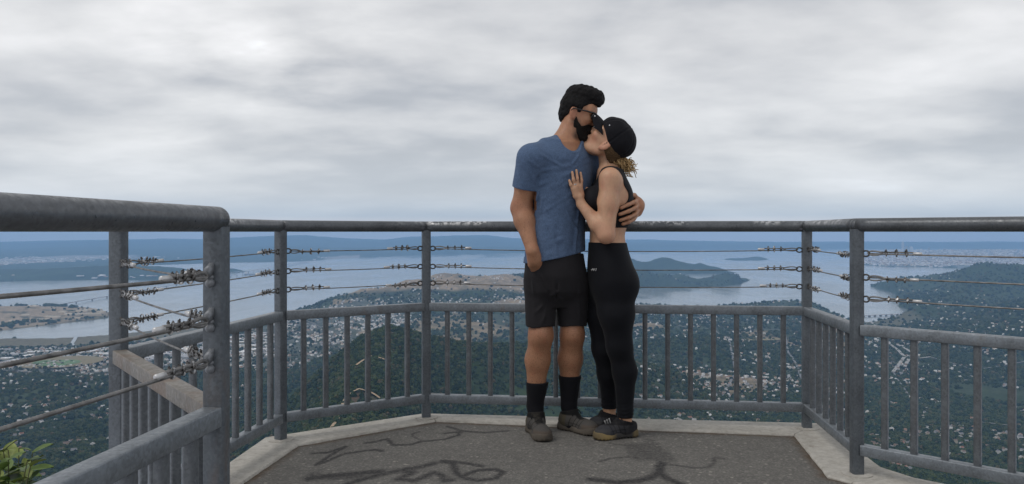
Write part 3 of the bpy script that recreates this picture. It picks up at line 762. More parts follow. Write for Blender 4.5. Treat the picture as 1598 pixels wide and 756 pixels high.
def instancer(name, pts, scl, label, mat, seed):
    me = bpy.data.meshes.new(name); me.vertices.add(len(pts)); me.vertices.foreach_set('co', np.ascontiguousarray(pts, np.float32).ravel())
    a = me.attributes.new('sc', 'FLOAT', 'POINT'); a.data.foreach_set('value', scl.astype(np.float32)); me.update()
    o = link(name, me, mat); tag(o, label, kind='stuff')
    ng = bpy.data.node_groups.new(name, 'GeometryNodeTree'); ng.interface.new_socket('Geometry', in_out='INPUT', socket_type='NodeSocketGeometry'); ng.interface.new_socket('Geometry', in_out='OUTPUT', socket_type='NodeSocketGeometry')
    N = ng.nodes.new; L = ng.links.new
    gi = N('NodeGroupInput'); go = N('NodeGroupOutput'); ico = N('GeometryNodeMeshIcoSphere'); ico.inputs['Subdivisions'].default_value = 3
    sp = N('GeometryNodeSetPosition'); nz = N('ShaderNodeTexNoise'); nz.inputs['Scale'].default_value = 1.9; nz.inputs['Detail'].default_value = 3; nz.noise_dimensions = '4D'; nz.inputs['W'].default_value = seed
    pos = N('GeometryNodeInputPosition'); L(pos.outputs[0], nz.inputs['Vector'])
    mr = N('ShaderNodeMapRange'); mr.inputs[1].default_value = 0.3; mr.inputs[2].default_value = 0.7; mr.inputs[3].default_value = 0.55; mr.inputs[4].default_value = 1.35; L(nz.outputs['Fac'], mr.inputs[0])
    vm = N('ShaderNodeVectorMath'); vm.operation = 'SCALE'; L(pos.outputs[0], vm.inputs[0]); L(mr.outputs[0], vm.inputs['Scale'])
    L(ico.outputs[0], sp.inputs['Geometry']); L(vm.outputs[0], sp.inputs['Position'])
    tr = N('GeometryNodeTransform'); tr.inputs['Translation'].default_value = (0, 0, 0.55); tr.inputs['Scale'].default_value = (1, 1, 1.05); L(sp.outputs[0], tr.inputs[0])
    sm = N('GeometryNodeSetMaterial'); sm.inputs['Material'].default_value = mat; L(tr.outputs[0], sm.inputs[0])
    m2p = N('GeometryNodeMeshToPoints'); L(gi.outputs[0], m2p.inputs[0])
    ip = N('GeometryNodeInstanceOnPoints'); L(m2p.outputs[0], ip.inputs['Points']); L(sm.outputs[0], ip.inputs['Instance'])
    at = N('GeometryNodeInputNamedAttribute'); at.data_type = 'FLOAT'; at.inputs['Name'].default_value = 'sc'; L(at.outputs[0], ip.inputs['Scale'])
    rv = N('FunctionNodeRandomValue'); rv.data_type = 'FLOAT_VECTOR'; rv.inputs[1].default_value = (0.35, 0.35, 6.28); L(rv.outputs[0], ip.inputs['Rotation'])
    L(ip.outputs[0], go.inputs[0])
    mod = o.modifiers.new('crowns', 'NODES'); mod.node_group = ng
    return o
sel = rng.integers(0, 3, len(tp))
for k in range(3):
    instancer('distant_woodland', tp[sel == k], ts[sel == k], 'dark green woodland covering the slopes below the lookout', M_crown, 3.7 * k + 1)
# ------------------------------------------------------------------ houses, big roofs, roads, bridges, the far city
def paint(name, c, rough=0.8): return Mat(name, c, rough, 0, 0.3).m
M_wall = [paint('house_white', (0.52, 0.51, 0.49)), paint('house_cream', (0.40, 0.36, 0.29)), paint('house_grey', (0.33, 0.33, 0.33)), paint('house_tan', (0.36, 0.28, 0.21))]
M_roof = [paint('roof_grey', (0.17, 0.17, 0.18)), paint('roof_brown', (0.15, 0.11, 0.09)), paint('roof_pale', (0.32, 0.31, 0.30)), paint('roof_red', (0.24, 0.12, 0.085))]
house_v = np.array([(-.5, -.5, -.5), (.5, -.5, -.5), (.5, .5, -.5), (-.5, .5, -.5), (-.5, -.5, .55), (.5, -.5, .55), (.5, .5, .55), (-.5, .5, .55), (-.5, 0, 1.0), (.5, 0, 1.0)])
house_q = np.array([(0, 1, 5, 4), (1, 2, 6, 5), (2, 3, 7, 6), (3, 0, 4, 7), (4, 5, 9, 8), (6, 7, 8, 9)]); house_t = np.array([(4, 8, 7), (5, 6, 9)])
def house_mesh(wm, rm_):
    me = bpy.data.meshes.new('house'); me.from_pydata([tuple(p) for p in house_v], [], [tuple(f) for f in house_q] + [tuple(f) for f in house_t])
    me.materials.append(wm); me.materials.append(rm_)
    for i, p in enumerate(me.polygons): p.material_index = 1 if i in (4, 5) else 0
    me.update(); return me
house_meshes = [house_mesh(M_wall[a], M_roof[b]) for a, b in ((0, 0), (0, 2), (1, 1), (2, 0), (3, 1), (0, 1), (1, 2), (0, 3))]
HK = ('white grey-roofed', 'white pale-roofed', 'cream brown-roofed', 'grey', 'tan brown-roofed', 'white brown-roofed', 'cream pale-roofed', 'white red-roofed')
N_H = 62000
u, D, x, y, h = sample(N_H, -60, 1660, 1900, 11200)
t_, g_, m_, s_, c_ = cover(x, y, h)
clump = sstep(0.40, 0.62, fbm(x + 777, y, 180, 3))
k = (rng.random(N_H) < t_ * (0.12 + 0.88 * clump) * 0.75 * np.interp(D, [1900, 3200, 4500], [0.42, 0.6, 1.0])) & (h > 2.5) & (m_ < 0.3)
hu, hD, hx, hy, hh = u[k], D[k], x[k], y[k], h[k]
hw = rng.uniform(8, 16, len(hx)) * np.where((hD > 4300) & (hu < 560), 1.25, 1.0); hl = rng.uniform(9, 13, len(hx)); ht = rng.uniform(5.5, 9, len(hx)); ha = rng.uniform(0, math.pi, len(hx))
order = np.argsort(hD)
one = order[:300]; rest = order[300:]
for i in one:
    hk = int(rng.integers(0, len(house_meshes))); o = bpy.data.objects.new('hillside_house', house_meshes[hk]); C.objects.link(o)
    o.location = (hx[i], hy[i], SEA + hh[i] + ht[i] * 0.5); o.scale = (hw[i], hl[i], ht[i]); o.rotation_euler.z = ha[i]
    zone = ('below the left railing', 'left of the front post', 'between the front post and the man', 'just right of the woman', 'left of the front right corner post', 'right of the right corner post')[int(np.searchsorted([440, 665, 830, 1120, 1300], hu[i]))]
    far_ = ('nearer' if hD[i] < np.median(hD[one]) else 'farther')
    tag(o, f'{far_} {HK[hk]} house among trees far down {zone}', 'house', 'houses among the trees below')
def mass(name, idx, label):
    n = len(idx); c, s = np.cos(ha[idx]), np.sin(ha[idx])
    vx = house_v[None, :, 0] * hw[idx, None]; vy = house_v[None, :, 1] * hl[idx, None]; vz = house_v[None, :, 2] * ht[idx, None]
    V = np.stack([hx[idx, None] + vx * c[:, None] - vy * s[:, None], hy[idx, None] + vx * s[:, None] + vy * c[:, None], SEA + hh[idx, None] + ht[idx, None] * 0.5 + vz], -1).reshape(-1, 3)
    tri = np.concatenate([house_q[:, [0, 1, 2]], house_q[:, [0, 2, 3]], house_t]); F = (tri[None] + 10 * np.arange(n)[:, None, None]).reshape(-1, 3)
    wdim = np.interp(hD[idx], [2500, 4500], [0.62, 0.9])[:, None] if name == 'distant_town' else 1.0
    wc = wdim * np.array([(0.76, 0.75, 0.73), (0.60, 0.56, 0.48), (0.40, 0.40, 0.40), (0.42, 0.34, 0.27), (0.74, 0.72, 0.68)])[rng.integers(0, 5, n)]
    rc = np.array([(0.18, 0.18, 0.19), (0.16, 0.12, 0.10), (0.44, 0.43, 0.42), (0.55, 0.55, 0.55), (0.25, 0.14, 0.10)])[rng.integers(0, 5, n)]
    me = bpy.data.meshes.new(name); 
    me = mesh_np(name, V, F)
    a = me.attributes.new('paint', 'FLOAT_COLOR', 'FACE'); k_ = len(tri); isroof = np.array([(4 in t and 5 in t and 9 in t) or (4 in t and 9 in t and 8 in t) or (6 in t and 8 in t) for t in tri])
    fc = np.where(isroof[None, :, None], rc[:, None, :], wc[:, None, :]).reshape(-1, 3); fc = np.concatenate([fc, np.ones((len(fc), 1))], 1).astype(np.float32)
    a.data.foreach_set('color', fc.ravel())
    return tag(link(name, me, M_hmass), label, kind='stuff')
mm = Mat('house_paint', (0.5, 0.5, 0.5), 0.8, 0, 0.3); mm.base(mm.attr('paint')); M_hmass = mm.m
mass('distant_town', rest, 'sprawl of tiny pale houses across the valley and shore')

# large flat-roofed sheds on the flats by the marsh: one object each
def shed_mesh(wm, rm_):
    b_ = MB(); b_.box((0, 0, 0), (1, 1, 1)); b_.box((0.1, 0.05, 0.56), (0.16, 0.2, 0.12)); b_.box((-0.25, -0.1, 0.55), (0.1, 0.12, 0.10))
    me = b_.mesh('flat_roofed_shed'); me.materials.append(wm); me.materials.append(rm_)
    for p in me.polygons: p.material_index = 1 if p.normal.z > 0.5 else 0
    return me
M_wroof = paint('white_flat_roof', (0.78, 0.78, 0.78)); M_groof = paint('grey_flat_roof', (0.38, 0.38, 0.39))
shed_w = shed_mesh(M_wall[1], M_wroof); shed_g = shed_mesh(M_wall[2], M_groof)
cnt = 0
sr = random.Random(21)
spots = []
while cnt < 70:
    uu = sr.uniform(-30, 430); vv = sr.uniform(548 - max(0, uu - 170) * 0.11, 582 - max(0, uu - 100) * 0.06); Dd = dsea(vv) 
    w_, l_ = sr.uniform(45, 110), sr.uniform(22, 48); xx = wu(uu, Dd)
    if any(abs(xx - a) < (w_ + c) * 0.5 and abs(Dd - b) < (l_ + d) * 0.6 for a, b, c, d in spots) or (45 < uu < 140 and 566 < vv < 596): continue
    spots.append((xx, Dd, w_, l_)); hgt = float(height(np.array([xx]), np.array([Dd]))[0]); ht_ = sr.uniform(7, 13)
    white = sr.random() < 0.68
    o = bpy.data.objects.new('flat_roofed_shed', shed_w if white else shed_g); C.objects.link(o)
    o.location = (xx, Dd, SEA + hgt + ht_ * 0.5 - 1); o.scale = (w_, l_, ht_); o.rotation_euler.z = R(sr.choice([-8, -5, 3, 82]))
    zs = 'left of the rear left post' if uu < 174 else ('between the two left posts' if uu < 338 else 'right of the near left post'); sz = 'long' if w_ > 80 else 'short'; rw = 'near the woods' if vv > 566 else 'near the marsh'
    tag(o, f'{sz} {"white" if white else "grey"}-roofed shed on the flats {rw}, {zs}', 'shed', 'white-roofed sheds on the flats' if white else 'grey-roofed sheds on the flats'); cnt += 1
# cream blocks on the sandy point
M_cream = paint('cream_block', (0.62, 0.54, 0.42)); pr_me = shed_mesh(M_cream, paint('cream_roof', (0.60, 0.55, 0.47)))
for uu, vv, w_, l_, h_ in ((158, 491, 70, 30, 14), (145, 489, 150, 26, 16), (128, 491, 90, 28, 15), (140, 494, 170, 22, 13), (112, 495, 120, 26, 12), (98, 493, 60, 30, 14), (82, 498, 130, 26, 11), (66, 501, 90, 26, 9),
                           (40, 497, 60, 24, 9), (20, 503, 70, 22, 8), (52, 485.5, 85, 40, 10), (8, 508, 60, 20, 8), (120, 499, 80, 20, 9)):
    Dd = dsea(vv) ; xx = wu(uu, Dd); hg = float(height(np.array([xx]), np.array([Dd]))[0])
    o = bpy.data.objects.new('prison_block', pr_me); C.objects.link(o); o.location = (xx, Dd, SEA + max(hg, 1) + h_ * 0.5 - 1); o.scale = (w_, l_, h_); o.rotation_euler.z = R(sr.uniform(-10, 10))
    tag(o, ('long' if w_ > 100 else 'short') + ' cream building on the sandy point, ' + ('towards its right tip' if uu > 105 else 'towards its left side') + (', near the water' if vv > 497 else ', set back'), 'building', 'cream buildings on the sandy point')
# trees on that point
tq = []
for uu, vv, n in ((34, 482, 9), (75, 481, 16), (92, 482, 16), (28, 507, 5), (72, 505, 4), (46, 504, 5), (10, 511, 6), (112, 485, 5)):
    for _ in range(n):
        Dd = dsea(vv + sr.uniform(-1.2, 1.2)); xx = wu(uu + sr.uniform(-9, 9), Dd); hg = float(height(np.array([xx]), np.array([Dd]))[0])
        tq.append((xx, Dd, SEA + max(hg, 1), sr.uniform(12, 20)))
tq = np.array(tq); instancer('point_woodland', tq[:, :3], tq[:, 3], 'dark tree clumps on the sandy point', M_crown, 9.1)

def drape(pts, w, lift, name, mat, label, kind='structure', parent=None):
    """ribbon following the ground through (u, D) points"""
    P_ = []
    for (u0, d0), (u1, d1) in zip(pts[:-1], pts[1:]):
        for k in range(12): t = k / 12; P_.append((u0 + (u1 - u0) * t, d0 + (d1 - d0) * t))
    P_.append(pts[-1]); A = np.array(P_); xs = wu(A[:, 0], A[:, 1]); ys = A[:, 1]
    tx = np.gradient(xs); ty = np.gradient(ys); ln = np.hypot(tx, ty); nx2, ny2 = -ty / ln, tx / ln
    vs_ = []
    for s_ in (-0.5, 0.5):
        xx, yy = xs + nx2 * w * s_, ys + ny2 * w * s_; vs_.append(np.stack([xx, yy, SEA + height(xx, yy) + lift], 1))
    n = len(xs); V = np.concatenate(vs_); F = np.array([(i, i + 1, n + i + 1, n + i) for i in range(n - 1)])
    zz = np.maximum(V[:n, 2], V[n:, 2]); V[:n, 2] = zz; V[n:, 2] = zz
    me = mesh_np(name, V, F); return tag(link(name, me, mat, parent), label, kind=kind)
M_trail = paint('dirt_trail', (0.36, 0.27, 0.18), 0.95); M_road = paint('pale_road', (0.30, 0.295, 0.28), 0.9)
def dv(v, h): return (700.0 - h) * FPX / (v - 362.0)
for pts in ([(512, 1420), (526, 1480), (532, 1560), (545, 1640), (560, 1665), (590, 1650), (612, 1640)], [(640, 1730), (668, 1800), (690, 1790), (712, 1850)], [(556, 2050), (580, 2100), (600, 2080)]):
    drape(pts, 7, 5.5, 'trail', M_trail, 'pale dirt trail winding over the wooded ridge')
ih = 30
for pts in ([(1384, dv(536, ih)), (1400, dv(546, ih)), (1412, dv(556, ih)), (1404, dv(566, ih)), (1394, dv(578, ih))], [(1412, dv(556, ih)), (1430, dv(558, ih)), (1452, dv(557, ih))], [(1400, dv(540, ih)), (1424, dv(552, ih)), (1412, dv(570, ih))],
            [(1384, dv(536, ih)), (1374, dv(522, ih)), (1366, dv(510, 10)), (1358, dv(504, 5))]):
    drape(pts, 17, 9, 'road', M_road, 'pale freeway interchange in the valley')
drape([(200, dsea(545)), (172, dsea(553)), (140, dsea(564)), (122, dsea(600))], 14, 4, 'road', M_road, 'pale road crossing the flats by the sheds')
drape([(120, dsea(527)), (112, dsea(540)), (116, dsea(546))], 22, 2.5, 'channel', M_water, 'narrow tidal channel through the marsh')
M_street = paint('street_asphalt', (0.17, 0.17, 0.17), 0.9)
for pts in ([(180, dsea(572)), (300, dsea(556)), (430, dsea(534)), (500, dsea(512))], [(-20, dsea(598)), (120, dsea(604)), (260, dsea(592)), (420, dsea(566))], [(460, dsea(500)), (500, dsea(520)), (520, dsea(548))], [(380, dsea(528)), (410, dsea(552)), (425, dsea(580))],
            [(1000, dv(500, 12)), (1080, dv(512, 15)), (1180, dv(516, 15)), (1300, dv(520, 12))], [(1090, dv(492, 10)), (1130, dv(530, 30)), (1150, dv(580, 50)), (1120, dv(620, 70))], [(1220, dv(500, 10)), (1230, dv(550, 30)), (1260, dv(600, 50)), (1250, dv(640, 60))],
            [(1394, dv(578, 30)), (1420, dv(610, 40)), (1500, dv(640, 60)), (1598, dv(650, 60))], [(1452, dv(557, 30)), (1520, dv(570, 40)), (1610, dv(565, 40))], [(1420, dv(505, 8)), (1480, dv(520, 20)), (1530, dv(545, 30))]):
    drape(pts, 11, 7, 'street', M_street, 'grey street running through the town below')
# sports ground
def oval(u0, v0, rx, ry, name, mat, label, lift):
    D0 = dsea(v0); x0 = wu(u0, D0); n = 40
    X_ = np.array([x0 + rx * math.cos(2 * math.pi * k / n) for k in range(n)]); Y_ = np.array([D0 + ry * math.sin(2 * math.pi * k / n) for k in range(n)])
    z = SEA + float(height(np.array([x0]), np.array([D0]))[0]) + lift
    b_ = MB(); b_.add([(a, b, z) for a, b in zip(X_, Y_)], [tuple(range(n))]); return tag(b_.build(name, mat), label, kind='structure')
oval(95, 582, 190, 190, 'playing_field', paint('dry_field', (0.20, 0.165, 0.09)), 'dry tan playing field near the sheds', 5)
oval(92, 584, 95, 95, 'running_track', paint('pale_turf', (0.115, 0.20, 0.085)), 'green oval running track near the sheds', 7)
oval(70, 583, 50, 60, 'lawn', paint('lawn', (0.10, 0.17, 0.07)), 'green lawn beside the running track', 9)
oval(1188, 535, 150, 60, 'school_field', paint('school_field', (0.22, 0.185, 0.10)), 'tan school field in the valley', 8)

# low causeway bridge across the inlet
M_bridge = paint('bridge_concrete', (0.34, 0.34, 0.34))
def bridge(name, a, b, za, zb, w, span, label):
    t = empty(name, (a[0], a[1], SEA)); d = Vector((b[0] - a[0], b[1] - a[1], 0)); L_ = d.length; dn = d.normalized(); ang = math.atan2(d.y, d.x)
    b_ = MB(); n = 40; pts = []
    for k in range(n):
        t0, t1 = k / n, (k + 1) / n
        p0 = Vector((a[0], a[1], SEA)) + d * t0 + Vector((0, 0, za(t0))); p1 = Vector((a[0], a[1], SEA)) + d * t1 + Vector((0, 0, za(t1)))
        b_.bar(p0, p1, w, zb, 0)
    b_.build('bridge_deck', M_bridge, t)
    for k in range(1, int(L_ / span)):
        p = Vector((a[0], a[1], SEA)) + dn * (k * span); top = za(k * span / L_)
        c_ = MB(); c_.box((p.x, p.y, SEA + top / 2 - 2), (w * 0.25, w * 0.8, top + 3), Matrix.Rotation(ang, 3, 'Z')); c_.build('bridge_pier', M_bridge, t)
    return tag(t, label, 'bridge')
D1 = dsea(495.5); D2 = dsea(491)
bridge('causeway_bridge', (wu(1330, D1), D1), (wu(1424, D2), D2), lambda t: 11, 3, 26, 60, 'low concrete causeway bridge across the inlet beside the headland')
D1 = dsea(478.5); D2 = dsea(409)
bridge('long_bridge', (wu(92, D1), D1), (wu(485, D2), D2), lambda t: 18 + 40 * math.exp(-((t - 0.45) / 0.1) ** 2) + 34 * math.exp(-((t - 0.72) / 0.1) ** 2), 6, 16, 320, 'long low bridge running from the sandy point to the far shore')

# towers of the far city
M_tower = [paint('tower_pale', (0.46, 0.47, 0.49)), paint('tower_grey', (0.30, 0.32, 0.35)), paint('tower_white', (0.62, 0.62, 0.62))]
def tower_mesh(k):
    b_ = MB(); b_.box((0, 0, 0.42), (1, 1, 0.84)); b_.box((0, 0, 0.89), (0.72, 0.72, 0.12)); b_.tube([(0, 0, 0.94), (0, 0, 1.0)], [0.3, 0.05], 8)
    me = b_.mesh('city_tower'); me.materials.append(M_tower[k]); return me
tms = [tower_mesh(k) for k in range(3)]
for i in range(46):
    uu = sr.gauss(1413, 16) if i < 34 else sr.uniform(1350, 1590); vv = sr.uniform(400, 407); Dd = dsea(vv); hg = float(height(np.array([wu(uu, Dd)]), np.array([Dd]))[0])
    hh_ = sr.uniform(70, 190) if i < 34 else sr.uniform(50, 110)
    if i == 3: uu, hh_ = 1409, 320
    if i == 4: uu, hh_ = 1415, 250
    o = bpy.data.objects.new('city_tower', tms[i % 3]); C.objects.link(o); o.location = (wu(uu, Dd), Dd, SEA + max(hg, 3) - 3); w_ = sr.uniform(32, 60); o.scale = (w_, w_, hh_)
    tag(o, 'tallest hazy tower of the distant city skyline across the water' if i == 3 else ('slender ' if w_ < 42 else 'broad ') + ('tall ' if hh_ > 130 else 'low ') + ('pale', 'grey', 'white')[i % 3] + ' hazy tower in the distant city' + (', away from the main cluster' if i >= 34 else ' cluster'), 'tower', None if i == 3 else 'towers of the far city')
# the low mass of the city itself
n = 5200; uu = rng.uniform(1340, 1660, n); vv = rng.uniform(398.5, 418, n); Dd = dsea(vv); xx = wu(uu, Dd); hg = height(xx, Dd); kk = hg > 4
hx, hy, hh = xx[kk], Dd[kk], hg[kk]; nn = kk.sum(); hw = rng.uniform(25, 80, nn); hl = rng.uniform(20, 50, nn); ht = rng.uniform(9, 28, nn); ha = rng.uniform(0, 3.1, nn)
mass('distant_city', np.arange(nn), 'pale hazy sprawl of the far city')
# far shore towns
n = 2600; uu = rng.uniform(-30, 560, n); vv = rng.uniform(404, 437, n); Dd = dsea(vv); xx = wu(uu, Dd); hg = height(xx, Dd); kk = (hg > 3) & (hg < 60) & (fbm(xx, Dd * 0.35, 1500, 4) > 0.52)
hx, hy, hh = xx[kk], Dd[kk], hg[kk]; nn = kk.sum(); hw = rng.uniform(25, 90, nn); hl = rng.uniform(20, 60, nn); ht = rng.uniform(7, 16, nn); ha = rng.uniform(0, 3.1, nn)
mass('far_shore_town', np.arange(nn), 'pale strips of buildings along the far shore')

# ships and boats
M_hull = [paint('ship_grey', (0.28, 0.30, 0.33)), paint('boat_white', (0.72, 0.72, 0.72))]
def ship(u0, v0, L_, k, ang, label):
    D0 = dsea(v0); t = empty('cargo_ship' if L_ > 60 else 'motor_boat', (wu(u0, D0), D0, SEA)); o = Vector(t.location); B = L_ * 0.16; Hh = L_ * 0.06
    prof = [(-.5, .8), (-.3, 1), (.25, 1), (.4, .7), (.5, .04)]
    vs_ = []; M = Matrix.Rotation(ang, 3, 'Z')
    for z, s_ in ((-1.0, 0.8), (Hh, 1.0)):
        for sx, sy in prof: vs_.append(o + M @ Vector((sx * L_, sy * B * 0.5 * s_, z)))
        for sx, sy in reversed(prof): vs_.append(o + M @ Vector((sx * L_, -sy * B * 0.5 * s_, z)))
    n_ = 10; b_ = MB(); b_.add(vs_, [tuple(reversed(range(n_))), tuple(range(n_, 2 * n_))] + [(i, (i + 1) % n_, n_ + (i + 1) % n_, n_ + i) for i in range(n_)])
    b_.build('hull', M_hull[k], t)
    c_ = MB(); c_.box(o + M @ Vector((-L_ * 0.36, 0, Hh * 1.9)), (L_ * 0.14, B * 0.8, Hh * 2), M); c_.box(o + M @ Vector((-L_ * 0.37, 0, Hh * 3.2)), (L_ * 0.06, B * 0.5, Hh * 0.8), M); c_.build('deckhouse', M_hull[1], t)
    tag(t, label, 'ship' if L_ > 60 else 'boat')
ship(725, 433.5, 150, 1, 0.2, 'small white ship on the bay right of the front railing post')
ship(392, 429, 230, 0, 0.1, 'long grey ship on the bay behind the left cables')
for i, (uu, vv) in enumerate(((1281, 416), (1288, 417), (1284, 418.5), (1268, 430), (1312, 447), (1322, 452))):
    ship(uu, vv, 40 if i < 3 else 30, 1, 0.3 * i, ('leftmost', 'rightmost', 'lowest')[i] + ' of three boats clustered on the bay between the right posts' if i < 3 else ('lone boat on the bay just right of the front corner post', 'upper of two boats close to the right corner post', 'lower of two boats close to the right corner post')[i - 3])

# ------------------------------------------------------------------ haze: even pale air over the whole scene, sky outside it
hb = MB(); hb.box((0, 20600, (SEA - 6.0 + 4.0) / 2), (90000, 42000, 4.0 - (SEA - 6.0)))
m = bpy.data.materials.new('haze'); m.use_nodes = True; nt = m.node_tree; nt.nodes.clear()
vo = nt.nodes.new('ShaderNodeOutputMaterial'); pv_ = nt.nodes.new('ShaderNodeVolumePrincipled')
pv_.inputs['Color'].default_value = (0.36, 0.62, 1.0, 1); pv_.inputs['Density'].default_value = 4.3e-5; pv_.inputs['Anisotropy'].default_value = 0.0
nt.links.new(pv_.outputs[0], vo.inputs['Volume'])
tag(hb.build('haze', m), 'thin blue haze filling the air over the bay', kind='stuff')
# ------------------------------------------------------------------ solid modelling for the two people: smooth blends of tapered limbs, meshed once
F32 = np.float32
def cap(a, b, ra, rb, k=0.02):
    a = np.array(a, F32); b = np.array(b, F32); ab = b - a; L2 = float(ab @ ab) + 1e-12
    def f(p):
        t = np.clip(((p - a) @ ab) / L2, 0, 1); d = p - a - t[:, None] * ab
        return np.sqrt(np.einsum('ij,ij->i', d, d)) - (ra + (rb - ra) * t)
    r = max(ra, rb); return (f, np.minimum(a, b) - r, np.maximum(a, b) + r, k)
def ell(c, r, M=None, k=0.02):
    c = np.array(c, F32); r = np.array(r, F32); A = None if M is None else np.array(M, F32)
    def f(p):
        q = p - c
        if A is not None: q = q @ A
        k0 = np.sqrt(((q / r) ** 2).sum(1)); k1 = np.sqrt(((q / (r * r)) ** 2).sum(1)) + 1e-9
        return k0 * (k0 - 1) / k1
    R_ = float(r.max()); return (f, c - R_, c + R_, k)
def loft(st, k=0.02, pw=2.0, zpad=0.0):
    """stations (z, cx, cy, half width, half depth, yaw degrees), from low to high"""
    st = sorted(st); A = np.array(st, dtype=np.float64); zs = A[:, 0]
    zz = np.linspace(zs[0], zs[-1], 160); 
    def smooth(col):
        v = np.interp(zz, zs, A[:, col]); ker = np.hanning(23); ker /= ker.sum()
        vp = np.concatenate([np.full(11, v[0]), v, np.full(11, v[-1])]); return np.convolve(vp, ker, 'valid')
    T = [smooth(i) for i in range(1, 6)]
    def f(p):
        z = p[:, 2]; zc = np.clip(z, zs[0], zs[-1])
        cx, cy, a, b, yw = [np.interp(zc, zz, t).astype(F32) for t in T]; yw = np.radians(yw)
        dx, dy = p[:, 0] - cx, p[:, 1] - cy; c, s = np.cos(yw), np.sin(yw)
        x = np.abs(dx * c + dy * s) / a; y = np.abs(-dx * s + dy * c) / b
        k0 = (x ** pw + y ** pw) ** (1 / pw) + 1e-9
        d2 = (k0 - 1) * (a * b) / np.sqrt((b * x / k0) ** 2 + (a * y / k0) ** 2 + 1e-9) * 0.9
        dz = np.abs(z - zc)
        return np.where(dz > 0, np.sqrt(np.maximum(d2, 0) ** 2 + dz ** 2) + np.minimum(d2, 0) * (dz <= 0), d2).astype(F32)
    R_ = max(A[:, 3].max(), A[:, 4].max())
    lo = np.array([A[:, 1].min() - R_, A[:, 2].min() - R_, zs[0] - 0.02], F32); hi = np.array([A[:, 1].max() + R_, A[:, 2].max() + R_, zs[-1] + 0.02], F32)
    return (f, lo, hi, k)
def smin(a, b, k):
    h = np.maximum(k - np.abs(a - b), 0) / k; return np.minimum(a, b) - h * h * k * 0.25
def smax(a, b, k): return -smin(-a, -b, k)
class Solid:
    def __init__(s, prims, mods=()): s.pr = prims; s.mods = list(mods)
    def __call__(s, p, mods=True):
        d = None
        pl, ph = p.min(0), p.max(0); big = len(s.pr) > 3
        for f, lo, hi, k in s.pr:
            if big and ((lo - ph > 0.07).any() or (pl - hi > 0.07).any()): continue
            e = f(p); d = e if d is None else smin(d, e, k)
        if d is None: return np.full(len(p), 0.5, F32)
        if mods:
            for m_ in s.mods: d = m_(p, d)
        return d
    def bounds(s):
        return np.min([q[1] for q in s.pr], 0), np.max([q[2] for q in s.pr], 0)
